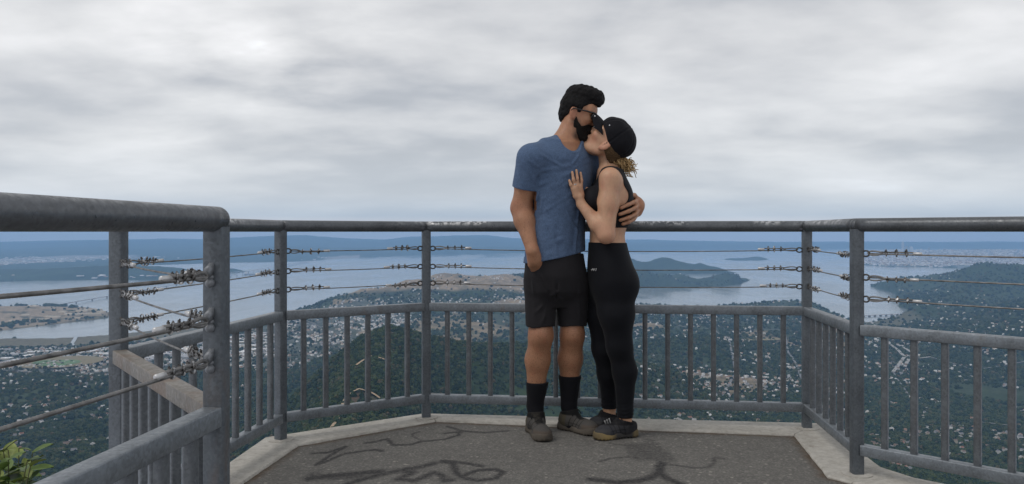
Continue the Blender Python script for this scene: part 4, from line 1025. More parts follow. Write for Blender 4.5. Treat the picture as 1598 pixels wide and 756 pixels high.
def polygonise(f, lo, hi, h):
    """surface nets on a dense grid that is evaluated only near the surface"""
    lo = np.array(lo, F32) - 4 * h; hi = np.array(hi, F32) + 4 * h; cf = 4
    nc = np.ceil((hi - lo) / (h * cf)).astype(int) + 1
    g = [lo[i] + np.arange(nc[i], dtype=F32) * h * cf for i in range(3)]
    G = np.stack(np.meshgrid(*g, indexing='ij'), -1).reshape(-1, 3)
    def blocks(ijk, b):
        key = (ijk[:, 0] // b) * 1000000 + (ijk[:, 1] // b) * 1000 + ijk[:, 2] // b; o = np.argsort(key, kind='stable'); cuts = np.flatnonzero(np.diff(key[o])) + 1
        return o, np.concatenate([[0], cuts, [len(o)]])
    dc = np.empty(len(G), F32); gi_ = np.stack(np.unravel_index(np.arange(len(G)), nc), 1); o, cu = blocks(gi_, 7)
    for a_, b_ in zip(cu[:-1], cu[1:]): dc[o[a_:b_]] = f(G[o[a_:b_]])
    dc = dc.reshape(nc)
    D = np.repeat(np.repeat(np.repeat(dc, cf, 0), cf, 1), cf, 2)
    near = np.abs(dc) < h * cf * 2.4
    ci = np.argwhere(near); o, cu = blocks(ci, 5); ci = ci[o]; off = np.stack(np.meshgrid(*[np.arange(cf)] * 3, indexing='ij'), -1).reshape(-1, 3)
    fi = (ci[:, None, :] * cf + off[None]).reshape(-1, 3)
    vals = np.empty(len(fi), F32)
    for a_, b_ in zip(cu[:-1] * cf ** 3, cu[1:] * cf ** 3):
        vals[a_:b_] = f(lo + fi[a_:b_].astype(F32) * h)
    D[fi[:, 0], fi[:, 1], fi[:, 2]] = vals
    S = D < 0
    c8 = [S[x:S.shape[0] - 1 + x, y:S.shape[1] - 1 + y, z:S.shape[2] - 1 + z] for x in (0, 1) for y in (0, 1) for z in (0, 1)]
    cnt = np.zeros(c8[0].shape, np.int8)
    for c_ in c8: cnt += c_
    act = (cnt > 0) & (cnt < 8); ai = np.argwhere(act); idx = np.full(act.shape, -1, np.int32); idx[act] = np.arange(len(ai))
    acc = np.zeros((len(ai), 3), np.float64); num = np.zeros(len(ai))
    cr = np.array([(x, y, z) for x in (0, 1) for y in (0, 1) for z in (0, 1)])
    cv = [D[ai[:, 0] + c_[0], ai[:, 1] + c_[1], ai[:, 2] + c_[2]] for c_ in cr]
    for i in range(8):
        for j in range(i + 1, 8):
            if np.abs(cr[i] - cr[j]).sum() != 1: continue
            m_ = (cv[i] < 0) != (cv[j] < 0); t = np.where(m_, cv[i] / (cv[i] - cv[j] + 1e-12), 0)
            acc[m_] += (cr[i] + t[m_, None] * (cr[j] - cr[i])); num[m_] += 1
    V = lo + (ai + acc / num[:, None]) * h
    Q = []
    for ax in range(3):
        sl0 = [slice(None)] * 3; sl1 = [slice(None)] * 3; sl0[ax] = slice(0, -1); sl1[ax] = slice(1, None)
        a_, b_ = S[tuple(sl0)], S[tuple(sl1)]; e = np.argwhere(a_ != b_)
        o1, o2 = [k for k in range(3) if k != ax]
        ok = (e[:, o1] > 0) & (e[:, o2] > 0) & (e[:, o1] < S.shape[o1] - 1) & (e[:, o2] < S.shape[o2] - 1); e = e[ok]
        def at(d1, d2):
            q = e.copy(); q[:, o1] += d1; q[:, o2] += d2; return idx[q[:, 0], q[:, 1], q[:, 2]]
        qd = np.stack([at(-1, -1), at(0, -1), at(0, 0), at(-1, 0)], 1)
        ins = a_[e[:, 0], e[:, 1], e[:, 2]]
        if ax == 1: ins = ~ins
        qd[~ins] = qd[~ins][:, ::-1]; Q.append(qd)
    Q = np.concatenate(Q); Q = Q[(Q >= 0).all(1)]
    return V, Q
def relax(V, Q, it=1, lam=0.5):
    """light smoothing that removes the voxel stair-steps"""
    E = np.concatenate([Q[:, [0, 1]], Q[:, [1, 2]], Q[:, [2, 3]], Q[:, [3, 0]]]); n = len(V)
    for _ in range(it):
        s_ = np.zeros((n, 3)); c_ = np.zeros(n)
        for a_, b_ in ((E[:, 0], E[:, 1]), (E[:, 1], E[:, 0])):
            for k in range(3): s_[:, k] += np.bincount(a_, V[b_, k], n)
            c_ += np.bincount(a_, minlength=n)
        V = V + lam * (s_ / np.maximum(c_, 1)[:, None] - V)
    return V
def solid_obj(name, f, mat, parent, h=0.004, attr=None, it=2, bounds=None):
    lo, hi = bounds if bounds is not None else f.bounds()
    V, Q = polygonise(f, lo, hi, h); V = relax(V, Q, it)
    me = mesh_np(name, V, Q, attr(V) if attr else None)
    return link(name, me, mat, parent, smooth=True)
def n3(p, fr, seed=0.0):
    """cheap smooth 3-D noise, about -1..1"""
    x, y, z = p[:, 0] * fr + seed, p[:, 1] * fr + seed * 1.7, p[:, 2] * fr + seed * 0.6
    return (np.sin(x * 1.0 + 1.3 * np.sin(y * 0.9 + seed)) + np.sin(y * 1.1 + 1.4 * np.sin(z * 1.05)) + np.sin(z * 0.95 + 1.2 * np.sin(x * 1.1 + 2.0))) / 3
def cut_plane(c, nrm, k=0.004):
    c = np.array(c, F32); nrm = np.array(nrm, F32); nrm = nrm / np.linalg.norm(nrm)
    return lambda p, d: smax(d, (p - c) @ nrm, k)          # keeps the side the normal points away from
def cut_solid(s_, k=0.006): return lambda p, d: smax(d, -s_(p), k)
def fold(a, b, w, depth, asym=0.0):
    """a soft crease: ridge along a-b beside a valley"""
    a = np.array(a, F32); b = np.array(b, F32); ab = b - a; L2 = float(ab @ ab); lo_ = np.minimum(a, b) - 4 * w; hi_ = np.maximum(a, b) + 4 * w
    def f(p, d):
        if (p.min(0) > hi_).any() or (p.max(0) < lo_).any(): return d
        t = np.clip(((p - a) @ ab) / L2, 0, 1); q = p - a - t[:, None] * ab; r = np.sqrt(np.einsum('ij,ij->i', q, q))
        env = np.clip(np.minimum(t, 1 - t) * 5 + 0.15, 0, 1)
        return d - depth * env * (np.exp(-(r / w) ** 2) - 0.55 * np.exp(-(r / (2.1 * w)) ** 2))
    return f
def frame(fwd, up):
    f = Vector(fwd).normalized(); l = Vector(up).cross(f).normalized(); u = f.cross(l)
    return np.array([f, l, u], F32).T           # columns forward, left, up
class Local:
    """evaluates a solid in head coordinates"""
    def __init__(s, c, M, sc): s.c = np.array(c, F32); s.M = M; s.s = sc
    def q(s, p): return ((p - s.c) @ s.M) / s.s
    def w(s, q): return s.c + s.M @ (np.array(q, F32) * s.s)
    def wrap(s, sol, k=0.02):
        lo, hi = sol.bounds(); cs = np.array([s.w((x, y, z)) for x in (lo[0], hi[0]) for y in (lo[1], hi[1]) for z in (lo[2], hi[2])])
        return (lambda p: sol(s.q(p)) * s.s, cs.min(0), cs.max(0), k)

def skin_mat(name, base, red, rough=0.5, lips=None):
    m = Mat(name, base, rough, 0, 0.4); co = m.coord('Object')
    c = m.ramp(m.noise(11, 4, 0.6, co), [(0.3, tuple(q * 0.88 for q in base)), (0.7, tuple(min(1, q * 1.1) for q in base))])
    c = m.mix(m.ramp(m.noise(26, 3, 0.6, co), [(0.48, 0.0), (0.75, 0.45)]), c, red)
    c = m.mix(m.ramp(m.noise(60, 4, 0.7, m.coord('Object', (1, 1, 0.4))), [(0.5, 0.0), (0.8, 0.5)]), c, tuple(q * 0.55 for q in base))
    hf = m.ramp(m.noise(520, 2, 0.6, m.coord('Object', (1, 1, 0.3))), [(0.55, 0.0), (0.68, 1.0)]); c = m.mix(m.math('MULTIPLY', hf, m.attr('fuzz', 'Fac')), c, (0.03, 0.018, 0.012))
    c = m.mix(m.attr('flush', 'Fac'), c, red)
    c = m.mix(m.attr('stubble', 'Fac'), c, (0.020, 0.015, 0.012))
    m.base(c); m.b.inputs['Subsurface Weight'].default_value = 0.12; m.b.inputs['Subsurface Radius'].default_value = (0.012, 0.005, 0.003); m.b.inputs['Subsurface Scale'].default_value = 0.6
    m.bump(m.noise(320, 3, 0.6, co), 0.08, 0.001); return m.m
def cloth_mat(name, base, heather=0.0, rough=0.9, weave=900, sheen=0.2, bump=0.12, wrinkle=0.0):
    m = Mat(name, base, rough, 0, 0.2); co = m.coord('Object')
    c = m.ramp(m.noise(5, 4, 0.6, co), [(0.3, tuple(q * 0.9 for q in base)), (0.7, tuple(q * 1.1 for q in base))])
    if heather > 0:
        f1 = m.noise(420, 3, 0.7, m.coord('Object', (1, 1, 0.25))); f2 = m.noise(75, 4, 0.7, m.coord('Object', (0.5, 0.5, 1.6)))
        c = m.mix(heather, c, m.ramp(f1, [(0.35, tuple(q * 0.55 for q in base)), (0.65, tuple(min(1, q * 1.7) for q in base))]))
        c = m.mix(heather * 0.38, c, m.ramp(f2, [(0.35, tuple(q * 0.7 for q in base)), (0.65, tuple(min(1, q * 1.35) for q in base))]))
    m.base(c); m.b.inputs['Sheen Weight'].default_value = sheen * 0.35; m.b.inputs['Specular IOR Level'].default_value = 0.12; m.b.inputs['Sheen Roughness'].default_value = 0.5
    h = m.noise(weave, 2, 0.5, co)
    if wrinkle > 0:
        w1 = m.noise(16, 4, 0.55, m.coord('Object', (1, 1, 0.45), (0, R(25), 0)), 1.2); h = m.math('ADD', m.math('MULTIPLY', h, 0.25), m.math('MULTIPLY', w1, wrinkle))
    m.bump(h, bump, 0.006); return m.m

def head_solid(fem=False):
    jw = 0.88 if fem else 1.0; L = []
    L.append(ell((-0.010, 0, 0.030), (0.094, 0.077, 0.086)))
    L.append(ell((0.030, 0, -0.025), (0.063, 0.060 * jw, 0.086), k=0.03))
    L.append(ell((0.060, 0, 0.050), (0.034, 0.055, 0.034), k=0.03))
    for s_ in (-1, 1):
        L.append(cap((-0.004, s_ * 0.055 * jw, -0.055), (0.060, s_ * 0.020, -0.104), 0.021 * jw, 0.019 * jw, 0.03))
        L.append(ell((0.066, s_ * 0.036, -0.012), (0.024, 0.022, 0.020), k=0.02))       # cheekbone
        L.append(cap((0.082, s_ * 0.016, 0.030), (0.070, s_ * 0.050, 0.032), 0.010, 0.009, 0.018))   # brow
    L.append(ell((0.072, 0, -0.104), (0.021, 0.022, 0.018), k=0.02))
    L.append(cap((0.086, 0, 0.018), (0.107, 0, -0.022), 0.0075, 0.0115, 0.012))
    L.append(ell((0.098, 0.011, -0.026), (0.010, 0.008, 0.008), k=0.008)); L.append(ell((0.098, -0.011, -0.026), (0.010, 0.008, 0.008), k=0.008))
    L.append(cap((0.0895, -0.017, -0.054), (0.0895, 0.017, -0.054), 0.0065, 0.0065, 0.010)); L.append(cap((0.088, -0.014, -0.065), (0.088, 0.014, -0.065), 0.0075, 0.0075, 0.010))
    for s_ in (-1, 1):
        M = frame((math.cos(0.35), s_ * -0.35, 0.20), (-0.2, 0, 1))
        L.append(ell((-0.008, s_ * 0.078, -0.004), (0.019, 0.009, 0.032), M, 0.008)); L.append(ell((0.000, s_ * 0.074, -0.028), (0.010, 0.008, 0.012), None, 0.008))
    sol = Solid(L)
    sk = Solid([ell((0.093, 0.033, 0.012), (0.020, 0.018, 0.011)), ell((0.093, -0.033, 0.012), (0.020, 0.018, 0.011))])
    sol.mods.append(lambda p, d: smax(d, -(sk(p) + 0.004), 0.012))
    con = Solid([ell((0.004, 0.090, 0.000), (0.010, 0.009, 0.018)), ell((0.004, -0.090, 0.000), (0.010, 0.009, 0.018))])
    sol.mods.append(lambda p, d: smax(d, -con(p), 0.006))
    return sol
def fingers(spec, r0=0.0092, r1=0.0072):
    L = []
    for pts in spec:
        n = len(pts) - 1
        for i in range(n):
            a_ = r0 + (r1 - r0) * i / n; b_ = r0 + (r1 - r0) * (i + 1) / n; L.append(cap(pts[i], pts[i + 1], a_, b_, 0.006))
    return L
def front_of(sol, u, v, lift, y0=3.4, y1=4.6):
    """nearest depth on the sight line (u, v) where the solid's skin lies, minus lift"""
    ys = np.linspace(y0, y1, 1200).astype(F32); p = np.stack([(u - 799) / FPX * ys, ys, EYE - (v - 362) / FPX * ys], 1); d = sol(p)
    k = np.argmax(d < lift); return P(u, v, float(ys[k]))
# ------------------------------------------------------------------ the man
def st(v, u, Yc, a, b, yaw): q = P(u, v, Yc); return (q.z, q.x, q.y, a, b, yaw)
M_skin_m = skin_mat('skin_tan', (0.365, 0.182, 0.102), (0.34, 0.125, 0.075))
M_tee = cloth_mat('blue_heather_jersey', (0.076, 0.114, 0.188), 0.62, 0.95, 700, 0.15, 0.35, 1.0)
M_short = cloth_mat('black_shorts_cloth', (0.021, 0.0195, 0.0215), 0.0, 0.8, 500, 0.1, 0.3, 0.8)
M_sock = cloth_mat('black_sock_knit', (0.0095, 0.0095, 0.012), 0.0, 0.95, 350, 0.1, 0.3, 0.2)
def hair_mat(name, c0, c1, sc=(9, 9, 60)):
    m = Mat(name, c0, 0.75, 0, 0.15); n = m.noise(9, 5, 0.65, m.coord('Object', sc), 0.6); m.base(m.ramp(n, [(0.3, c0), (0.7, c1)])); m.bump(n, 0.6, 0.006); return m.m
M_hair_m = hair_mat('black_hair', (0.003, 0.003, 0.0035), (0.012, 0.011, 0.011), (30, 30, 30)); M_beard = hair_mat('black_beard', (0.0045, 0.0038, 0.0035), (0.015, 0.012, 0.010), (50, 50, 50))
man = empty('person', (P(862, 685, 4.05).x, 4.05, 0))
tag(man, 'man in blue t-shirt and black shorts kissing the woman, hand in pocket', 'person')
rsh, rel, rwr = P(827, 247, 3.885), P(812.5, 325, 3.945), P(831, 392, 3.868)
lsh, lel, lwr = P(915, 243, 4.11), P(932, 316, 4.185), P(996, 320, 4.06)
HM = Local(P(900.5, 180, 4.02), frame((math.cos(R(18)) * math.cos(R(14)), -math.sin(R(14)) * math.cos(R(18)), -math.sin(R(18))), (0.2, 0, 1)), 0.95)
hsol_m = head_solid()
tor_m = [loft([st(224, 878, 4.0, .115, .075, 40), st(250, 876, 4.0, .165, .105, 40), st(290, 876, 4.0, .150, .108, 40), st(340, 870, 4.0, .128, .100, 34), st(400, 866, 4.0, .138, .102, 25), st(430, 867, 4.0, .138, .096, 18), st(452, 867, 4.0, .085, .06, 15)], 0.03)]
arm_r = [cap(rsh, rsh.lerp(rel, 0.45), .056, .052, 0.03), cap(rsh.lerp(rel, 0.45), rel, .050, .0455, 0.03), cap(rel, rel.lerp(rwr, 0.30), .0455, .0455, 0.03), cap(rel.lerp(rwr, 0.30), rwr, .0455, .029, 0.03)]
hnd_r = [cap(rwr, P(834, 406, 3.886), .029, .031, 0.02), cap(P(834, 404, 3.886), P(840, 420, 3.925), .033, .028, 0.02), cap(P(829, 400, 3.868), P(828, 414, 3.885), .012, .0105, 0.012), cap(P(828, 414, 3.885), P(832, 424, 3.915), .0105, .009, 0.012)] + \
    fingers([[P(840 + 3.5 * k, 420, 3.925 + 0.011 * k), P(842 + 3.5 * k, 432, 3.945 + 0.011 * k), P(843 + 3.3 * k, 440, 3.955 + 0.011 * k)] for k in range(-1, 3)])
arm_l = [cap(lsh, lel, .055, .042, 0.03), cap(lel, lel.lerp(lwr, 0.35), .043, .044, 0.03), cap(lel.lerp(lwr, 0.35), lwr, .044, .028, 0.03)]
hl_spec = [[P(994, 313, 3.985), P(989, 316, 3.915), P(980, 320, 3.872), P(969, 325, 3.852)], [P(996, 320, 3.98), P(991, 325, 3.905), P(981, 330, 3.86), P(967, 335, 3.845)],
           [P(996, 328, 3.98), P(991, 335, 3.908), P(981, 340, 3.862), P(968, 344, 3.85)], [P(994, 335, 3.985), P(989, 342, 3.92), P(981, 347, 3.875), P(972, 350, 3.862)]]
hnd_l = [cap(lwr, P(996, 322, 4.0), .030, .032, 0.02), cap(P(995, 315, 4.0), P(995, 332, 4.0), .024, .022, 0.02), cap(P(991, 318, 3.945), P(990, 336, 3.945), .017, .016, 0.02)] + fingers(hl_spec, .0115, .0088) + fingers([[P(996, 312, 4.02), P(990, 305, 3.965), P(982, 305, 3.925), P(978, 309, 3.905)]], .0125, .0095)
legs_m = []
def leg(hip, kn, ca, an, r, k=0.03):
    return [cap(hip, kn, r[0], r[1], k), cap(kn, ca, r[1], r[2], k), cap(ca, an, r[2], r[3], k)]
rk, lk = P(844, 524, 4.0), P(893, 523, 4.045)
legs_m += leg(P(843, 430, 4.0), rk, P(839, 562, 4.04), P(835, 632, 4.055), (.068, .058, .060, .036)) + leg(P(893, 430, 4.02), lk, P(890, 560, 4.085), P(888, 632, 4.10), (.068, .058, .060, .036))
legs_m += [ell(P(845, 522, 3.962), (.030, .03, .04), k=0.03), ell(P(894, 521, 4.01), (.030, .03, .04), k=0.03), cap(P(835, 632, 4.055), P(838, 668, 4.02), .034, .036, 0.02), cap(P(888, 632, 4.10), P(893, 662, 4.09), .034, .036, 0.02)]
neck_m = [cap(P(880, 226, 4.0), P(895, 192, 4.01), .060, .057, 0.03), cap(P(880, 224, 4.0), P(836, 244, 3.90), .045, .048, 0.04), cap(P(882, 224, 4.01), lsh, .045, .048, 0.04)]
body_m = Solid(tor_m + neck_m + arm_r + hnd_r + arm_l + hnd_l + legs_m + [HM.wrap(hsol_m, 0.015)])
def flush_m(V):
    V = V.astype(F32); q = HM.q(V); g = lambda c, r: np.exp(-(((q - np.array(c, F32)) / r) ** 2).sum(1))
    kn = sum(np.exp(-(((V - np.array(c, F32)) / 0.05) ** 2).sum(1)) for c in (rk, lk, rel)); ears = np.exp(-((np.abs(q[:, 1]) - 0.084) / 0.012) ** 2) * (np.abs(q[:, 2]) < 0.04)
    bd = Solid([cap((0.012, 0.060, -0.045), (0.058, 0.034, -0.100), .012, .012), cap((0.012, -0.060, -0.045), (0.058, -0.034, -0.100), .012, .012), cap((0.035, .05, -.115), (0.035, -.05, -.115), .014, .014), ell((0.085, 0, -0.075), (.02, .04, .045))])(q)
    hd_ = np.sqrt((q * q).sum(1)) < 0.2
    return {'flush': np.clip(0.6 * kn + 0.5 * ears + 0.8 * g((0.094, 0, -0.058), 0.016), 0, 1), 'stubble': np.clip(1 - bd / 0.022, 0, 1) * hd_ * 0.8, 'fuzz': np.where(V[:, 2] < 0.9, 0.75, np.where(V[:, 0] < 0.13, 0.5, 0.0))}
solid_obj('body', body_m, M_skin_m, man, 0.0038, flush_m, 2)

# t-shirt
s_dir = (rel - rsh).normalized(); s_end = rsh.lerp(rel, 0.60)
tee = Solid([loft([st(222, 880, 4.0, .118, .080, 40), st(246, 877, 4.0, .180, .118, 40), st(290, 877.5, 4.0, .166, .124, 40), st(340, 871, 4.0, .149, .116, 35), st(385, 866, 4.0, .160, .122, 27), st(425, 864, 4.0, .166, .126, 24)], 0.03),
             cap(P(878, 224, 4.0), P(834, 245, 3.89), .050, .060, 0.05), cap(P(884, 224, 4.01), lsh, .050, .060, 0.05),
             cap(rsh, s_end + s_dir * 0.03, .064, .061, 0.045), cap(lsh, lsh.lerp(lel, 0.62), .064, .062, 0.045)])
base_tee = Solid(tee.pr)
hem_c = P(866, 400, 4.0)
tee.mods = [lambda p, d: d + 0.0022 * n3(p * np.array([1, 1, 0.5], F32), 26, 1.0) + 0.0012 * n3(p, 60, 3.0)]
def on(u, v, lift=0.002): return front_of(base_tee, u, v, lift)
for (u0, v0, u1, v1, w, dp) in ((842, 268, 893, 258, .012, .006), (838, 290, 892, 270, .013, .008), (845, 312, 895, 282, .012, .007), (850, 330, 900, 296, .012, .006), (842, 240, 880, 262, .012, .004),
                                (895, 262, 922, 250, .009, .005), (893, 258, 905, 240, .009, .004), (842, 345, 905, 318, .014, .006), (835, 372, 905, 345, .015, .006), (828, 395, 880, 372, .014, .006), (850, 400, 908, 380, .014, .005),
                                (838, 300, 832, 365, .012, .006), (846, 305, 840, 350, .010, .005), (906, 320, 898, 400, .014, .006), (915, 290, 905, 330, .010, .005), (870, 400, 860, 350, .016, .004), (822, 262, 836, 285, .010, .005), (808, 262, 816, 292, .010, .004), (826, 250, 840, 262, .010, .005), (884, 330, 905, 368, .010, .004)):
    tee.mods.append(fold(on(u0, v0), on(u1, v1), w * .85, dp * 1.7))
tee.mods.append(fold(P(840, 252, 3.86), P(838, 300, 3.87), .010, -.008))                 # seam pull at the armpit
tee.mods.append(cut_solid(Solid([cap(P(884, 196, 4.02), P(897.5, 213, 3.905), .066, .073, 0.02), cap(P(880, 200, 4.05), P(890, 190, 4.0), .07, .07)]), 0.004))
def sleeve_cut(p, d):
    e = (p - np.array(s_end, F32)) @ np.array(s_dir, F32); near = np.sqrt(((p - np.array(s_end, F32)) ** 2).sum(1))
    q = p - np.array(rsh, F32); t = q @ np.array(s_dir, F32); r = np.sqrt(np.maximum((q * q).sum(1) - t * t, 0)); mask = (r < 0.075) & (t > 0.05)
    inner_ = np.maximum(r - 0.052, -(e + 0.02))          # hollow at the cuff
    d = np.where(mask, smax(d, e, 0.003), d); return np.where(mask, smax(d, -inner_, 0.003), d)
tee.mods.append(sleeve_cut)
tee.mods.append(cut_plane(P(866, 401, 4.0), (0.19, 0.05, -1), 0.003))
# neckline rib and hem stitch lines read as slight ridges
solid_obj('t_shirt', tee, M_tee, man, 0.0036, None, 1)

# shorts
hipy = 4.0
shorts = Solid([loft([st(392, 866, 4.0, .150, .112, 22), st(430, 867, 4.0, .163, .122, 16), st(455, 868, 4.01, .156, .116, 14), st(478, 868, 4.02, .105, .07, 13)], 0.03),
                cap(P(844, 440, 4.0), P(843.5, 512, 4.0), .084, .0735, 0.02), cap(P(892.5, 440, 4.03), P(893.5, 512, 4.045), .084, .0735, 0.02)])
base_sh = Solid(shorts.pr)
shorts.mods = [lambda p, d: d + 0.002 * n3(p * np.array([1, 1, 0.6], F32), 24, 5.0)]
for (u0, v0, u1, v1, w, dp) in ((868, 455, 835, 490, .012, .005), (868, 462, 900, 490, .012, .005), (869, 440, 868, 470, .010, -.008), (862, 465, 845, 508, .012, .005), (876, 465, 884, 508, .012, .005), (830, 430, 834, 500, .013, .004), (905, 440, 905, 500, .013, .004), (840, 425, 858, 455, .01, .004), (826, 412, 838, 440, .008, .006)):
    shorts.mods.append(fold(front_of(base_sh, u0, v0, .002), front_of(base_sh, u1, v1, .002), w * .85, dp * 1.6))
zh = P(866, 508.5, 4.02).z
hol = Solid([cap(P(844, 505, 4.0), P(843.5, 530, 4.0), .0675, .0675, 0.005), cap(P(893, 505, 4.045), P(893.5, 530, 4.045), .0675, .0675, 0.005)])
shorts.mods.append(lambda p, d: smax(d, zh + 0.004 * np.sin(p[:, 0] * 45) - p[:, 2], 0.003)); shorts.mods.append(lambda p, d: smax(d, -np.maximum(hol(p), p[:, 2] - zh - 0.02), 0.003))
shorts.mods.append(lambda p, d: smax(d, p[:, 2] - P(866, 396, 4.0).z, 0.003))
pocket = Solid([cap(P(834, 398, 3.86), P(831, 409, 3.872), .034, .027)]); shorts.mods.append(cut_solid(pocket, 0.004))
solid_obj('shorts', shorts, M_short, man, 0.0038, None, 1)
# socks
for a, b, top in ((P(839, 590, 4.045), P(835, 634, 4.055), 596), (P(889.5, 582, 4.09), P(888, 634, 4.10), 588)):
    zt = P(835, top, 4.05).z; e = P(838, 668, 4.02) if top == 596 else P(893, 662, 4.09)
    so = Solid([cap(a, b, .0605, .0395, 0.02), cap(b, e, .0385, .040, 0.02)]); so.mods = [lambda p, d: d + 0.0009 * np.sin(p[:, 2] * 900) * 0 + 0.0012 * n3(p, 55, 2.0), lambda p, d, zt=zt: smax(d, p[:, 2] - zt, 0.004)]
    solid_obj('sock', so, M_sock, man, 0.004, None, 1)

# shoes
def dirty(name, c, dust, sc=30, pc=False):
    m = Mat(name, c, 0.85, 0, 0.25); co = m.coord('Object'); n = m.noise(sc, 5, 0.65, co)
    m.base(m.mix(m.ramp(n, [(0.50, 0.0), (0.76, 0.45)]), m.attr('pcol') if pc else m.ramp(m.noise(8, 3, 0.5, co), [(0.3, tuple(q * .75 for q in c)), (0.7, tuple(q * 1.3 for q in c))]), dust)); m.bump(m.noise(260, 3, 0.6, co), 0.3, 0.003); return m.m
M_shoe_m = dirty('grey_hiking_upper', (0.042, 0.040, 0.038), (0.085, 0.072, 0.058), 30, True); M_panel = dirty('olive_heel_panel', (0.070, 0.062, 0.045), (0.10, 0.082, 0.06)); M_sole_m = dirty('dusty_rubber_sole', (0.085, 0.073, 0.060), (0.15, 0.115, 0.08), 22)
M_lace = cloth_mat('black_lace', (0.012, 0.012, 0.013)); M_shoe_w = dirty('charcoal_mesh_upper', (0.028, 0.028, 0.032), (0.06, 0.056, 0.052), 40, True); M_sole_w = dirty('worn_tan_sole', (0.19, 0.145, 0.075), (0.07, 0.06, 0.05), 26, True); M_stripe = paint('grey_white_stripe', (0.42, 0.42, 0.42))
TONES_M = ((0.066, 0.062, 0.058), (0.080, 0.068, 0.046), (0.008, 0.008, 0.008), (0.082, 0.066, 0.054), (0.012, 0.012, 0.012)); TONES_W = ((0.036, 0.036, 0.041), (0.024, 0.024, 0.028), (0.008, 0.008, 0.010), (0.050, 0.049, 0.050), (0.010, 0.010, 0.011))
def shoe(owner, heel, toe, ankle, wid, hgt, M_up, M_so, label, stripe=False, tones=TONES_M):
    heel = Vector((heel.x, heel.y, 0)); toe = Vector((toe.x, toe.y, 0)); d = (toe - heel).normalized(); s_ = Vector((-d.y, d.x, 0)); L_ = (toe - heel).length
    pt = lambda f, l, z: tuple(heel + d * (L_ * f) + s_ * l + Vector((0, 0, z)))
    M = frame(d, (0, 0, 1))
    ankle_in = Vector((ankle.x, ankle.y, 0)) - heel; fa = max(0.05, min(0.35, ankle_in.dot(d) / L_)); la = ankle_in.dot(s_)
    up = Solid([ell(pt(0.08, 0, .040), (.045, wid * .82, .050), M, 0.02), cap(pt(0.05, 0, .050), pt(0.28, 0, .055), wid * .72, wid * .76, 0.03), cap(pt(0.30, 0, .048), pt(0.72, 0, .032), wid * .80, wid * .72, 0.03), ell(pt(0.82, 0, .030), (.058, wid * .98, .036), M, 0.03), ell(pt(0.97, 0.002, .026), (.030, wid * .80, .026), M, 0.03),
                cap(pt(fa * 0.9, la * .6, .060), pt(fa, la, hgt), .042, .043, 0.025), cap(pt(fa + 0.12, la * .6, .070), pt(fa + 0.08, la, hgt * 1.04), .030, .024, 0.03)])
    up.mods = [lambda p, d_: smax(d_, 0.018 - p[:, 2], 0.004), lambda p, d_: d_ + 0.0012 * n3(p, 60, 1.0), cut_plane(pt(fa, la, hgt), (-0.25 * d.x, -0.25 * d.y, 1), 0.006), cut_solid(Solid([cap(pt(fa, la, hgt - .02), pt(fa, la, hgt + .05), .0375, .040)]), 0.004)]
    for k in range(3):   # panel seams
        up.mods.append(fold(pt(0.40 + 0.14 * k, wid * 1.05, .024), pt(0.34 + 0.12 * k, wid * .35, .082 - .014 * k), .006, .0035)); up.mods.append(fold(pt(0.40 + 0.14 * k, -wid * 1.05, .024), pt(0.34 + 0.12 * k, -wid * .35, .082 - .014 * k), .006, .0035))
    def pcol(V):
        V = V.astype(F32) - np.array(heel, F32); f_ = (V @ np.array(d, F32)) / L_; l_ = np.abs(V @ np.array(s_, F32)); z_ = V[:, 2]; c_ = np.tile(np.array(tones[0], F32), (len(V), 1))
        def put(w, col): c_[:] = c_ * (1 - w[:, None]) + np.array(col, F32) * w[:, None]
        w8 = lambda x: np.clip(x, 0, 1).astype(F32)
        put(w8((f_ - .80) * 30) * w8((.055 - z_) * 120), tones[3])
        for k in range(4): put(w8(1.2 - np.abs(f_ - (.36 + .13 * k) - (z_ - .05) * 2.2) * 75) * w8((.082 - z_) * 90), tones[4])
        put(w8(1.2 - np.abs(z_ - .052 + f_ * .012) * 500) * w8((f_ - .3) * 20) * w8((.8 - f_) * 20), tones[4])
        put(w8((.26 - f_ + (z_ - .06) * .8) * 40) * w8((z_ - .028) * 200), tones[1])
        put(w8((wid * .50 - l_) * 160) * w8((z_ - .060 + .055 * (f_ - .4)) * 200) * w8((f_ - .26) * 30) * w8((.78 - f_) * 20), tones[2]); put(w8((z_ - (hgt - .022)) * 200), tones[2])
        return {'pcol': c_}
    so_ = solid_obj('shoe', up, M_up, owner, 0.0030, pcol, 1); tag(so_, label)
    sl = Solid([ell(pt(0.04, 0, .012), (.046, wid * .90, .05), M, 0.02), cap(pt(0.06, 0, .012), pt(0.5, 0, .012), wid * .86, wid * .82, 0.03), ell(pt(0.80, 0, .012), (.070, wid * 1.06, .05), M, 0.03), ell(pt(0.99, 0, .014), (.034, wid * .86, .05), M, 0.03)])
    fl = lambda p: (p - np.array(heel, F32)) @ np.array(d, F32)
    sl.mods = [lambda p, d_: smax(d_, p[:, 2] - (0.030 + 0.010 * np.exp(-(fl(p) / 0.05) ** 2) + 0.010 * np.exp(-((fl(p) - L_ * 1.08) / 0.035) ** 2)), 0.004), lambda p, d_: smax(d_, 0.0015 + 0.012 * np.clip((fl(p) - L_ * .9) / (.1), 0, 1) ** 2 - p[:, 2] + np.where((np.abs((fl(p) * 62) % 1 - 0.5) < 0.17), 0.006, 0.0), 0.002)]
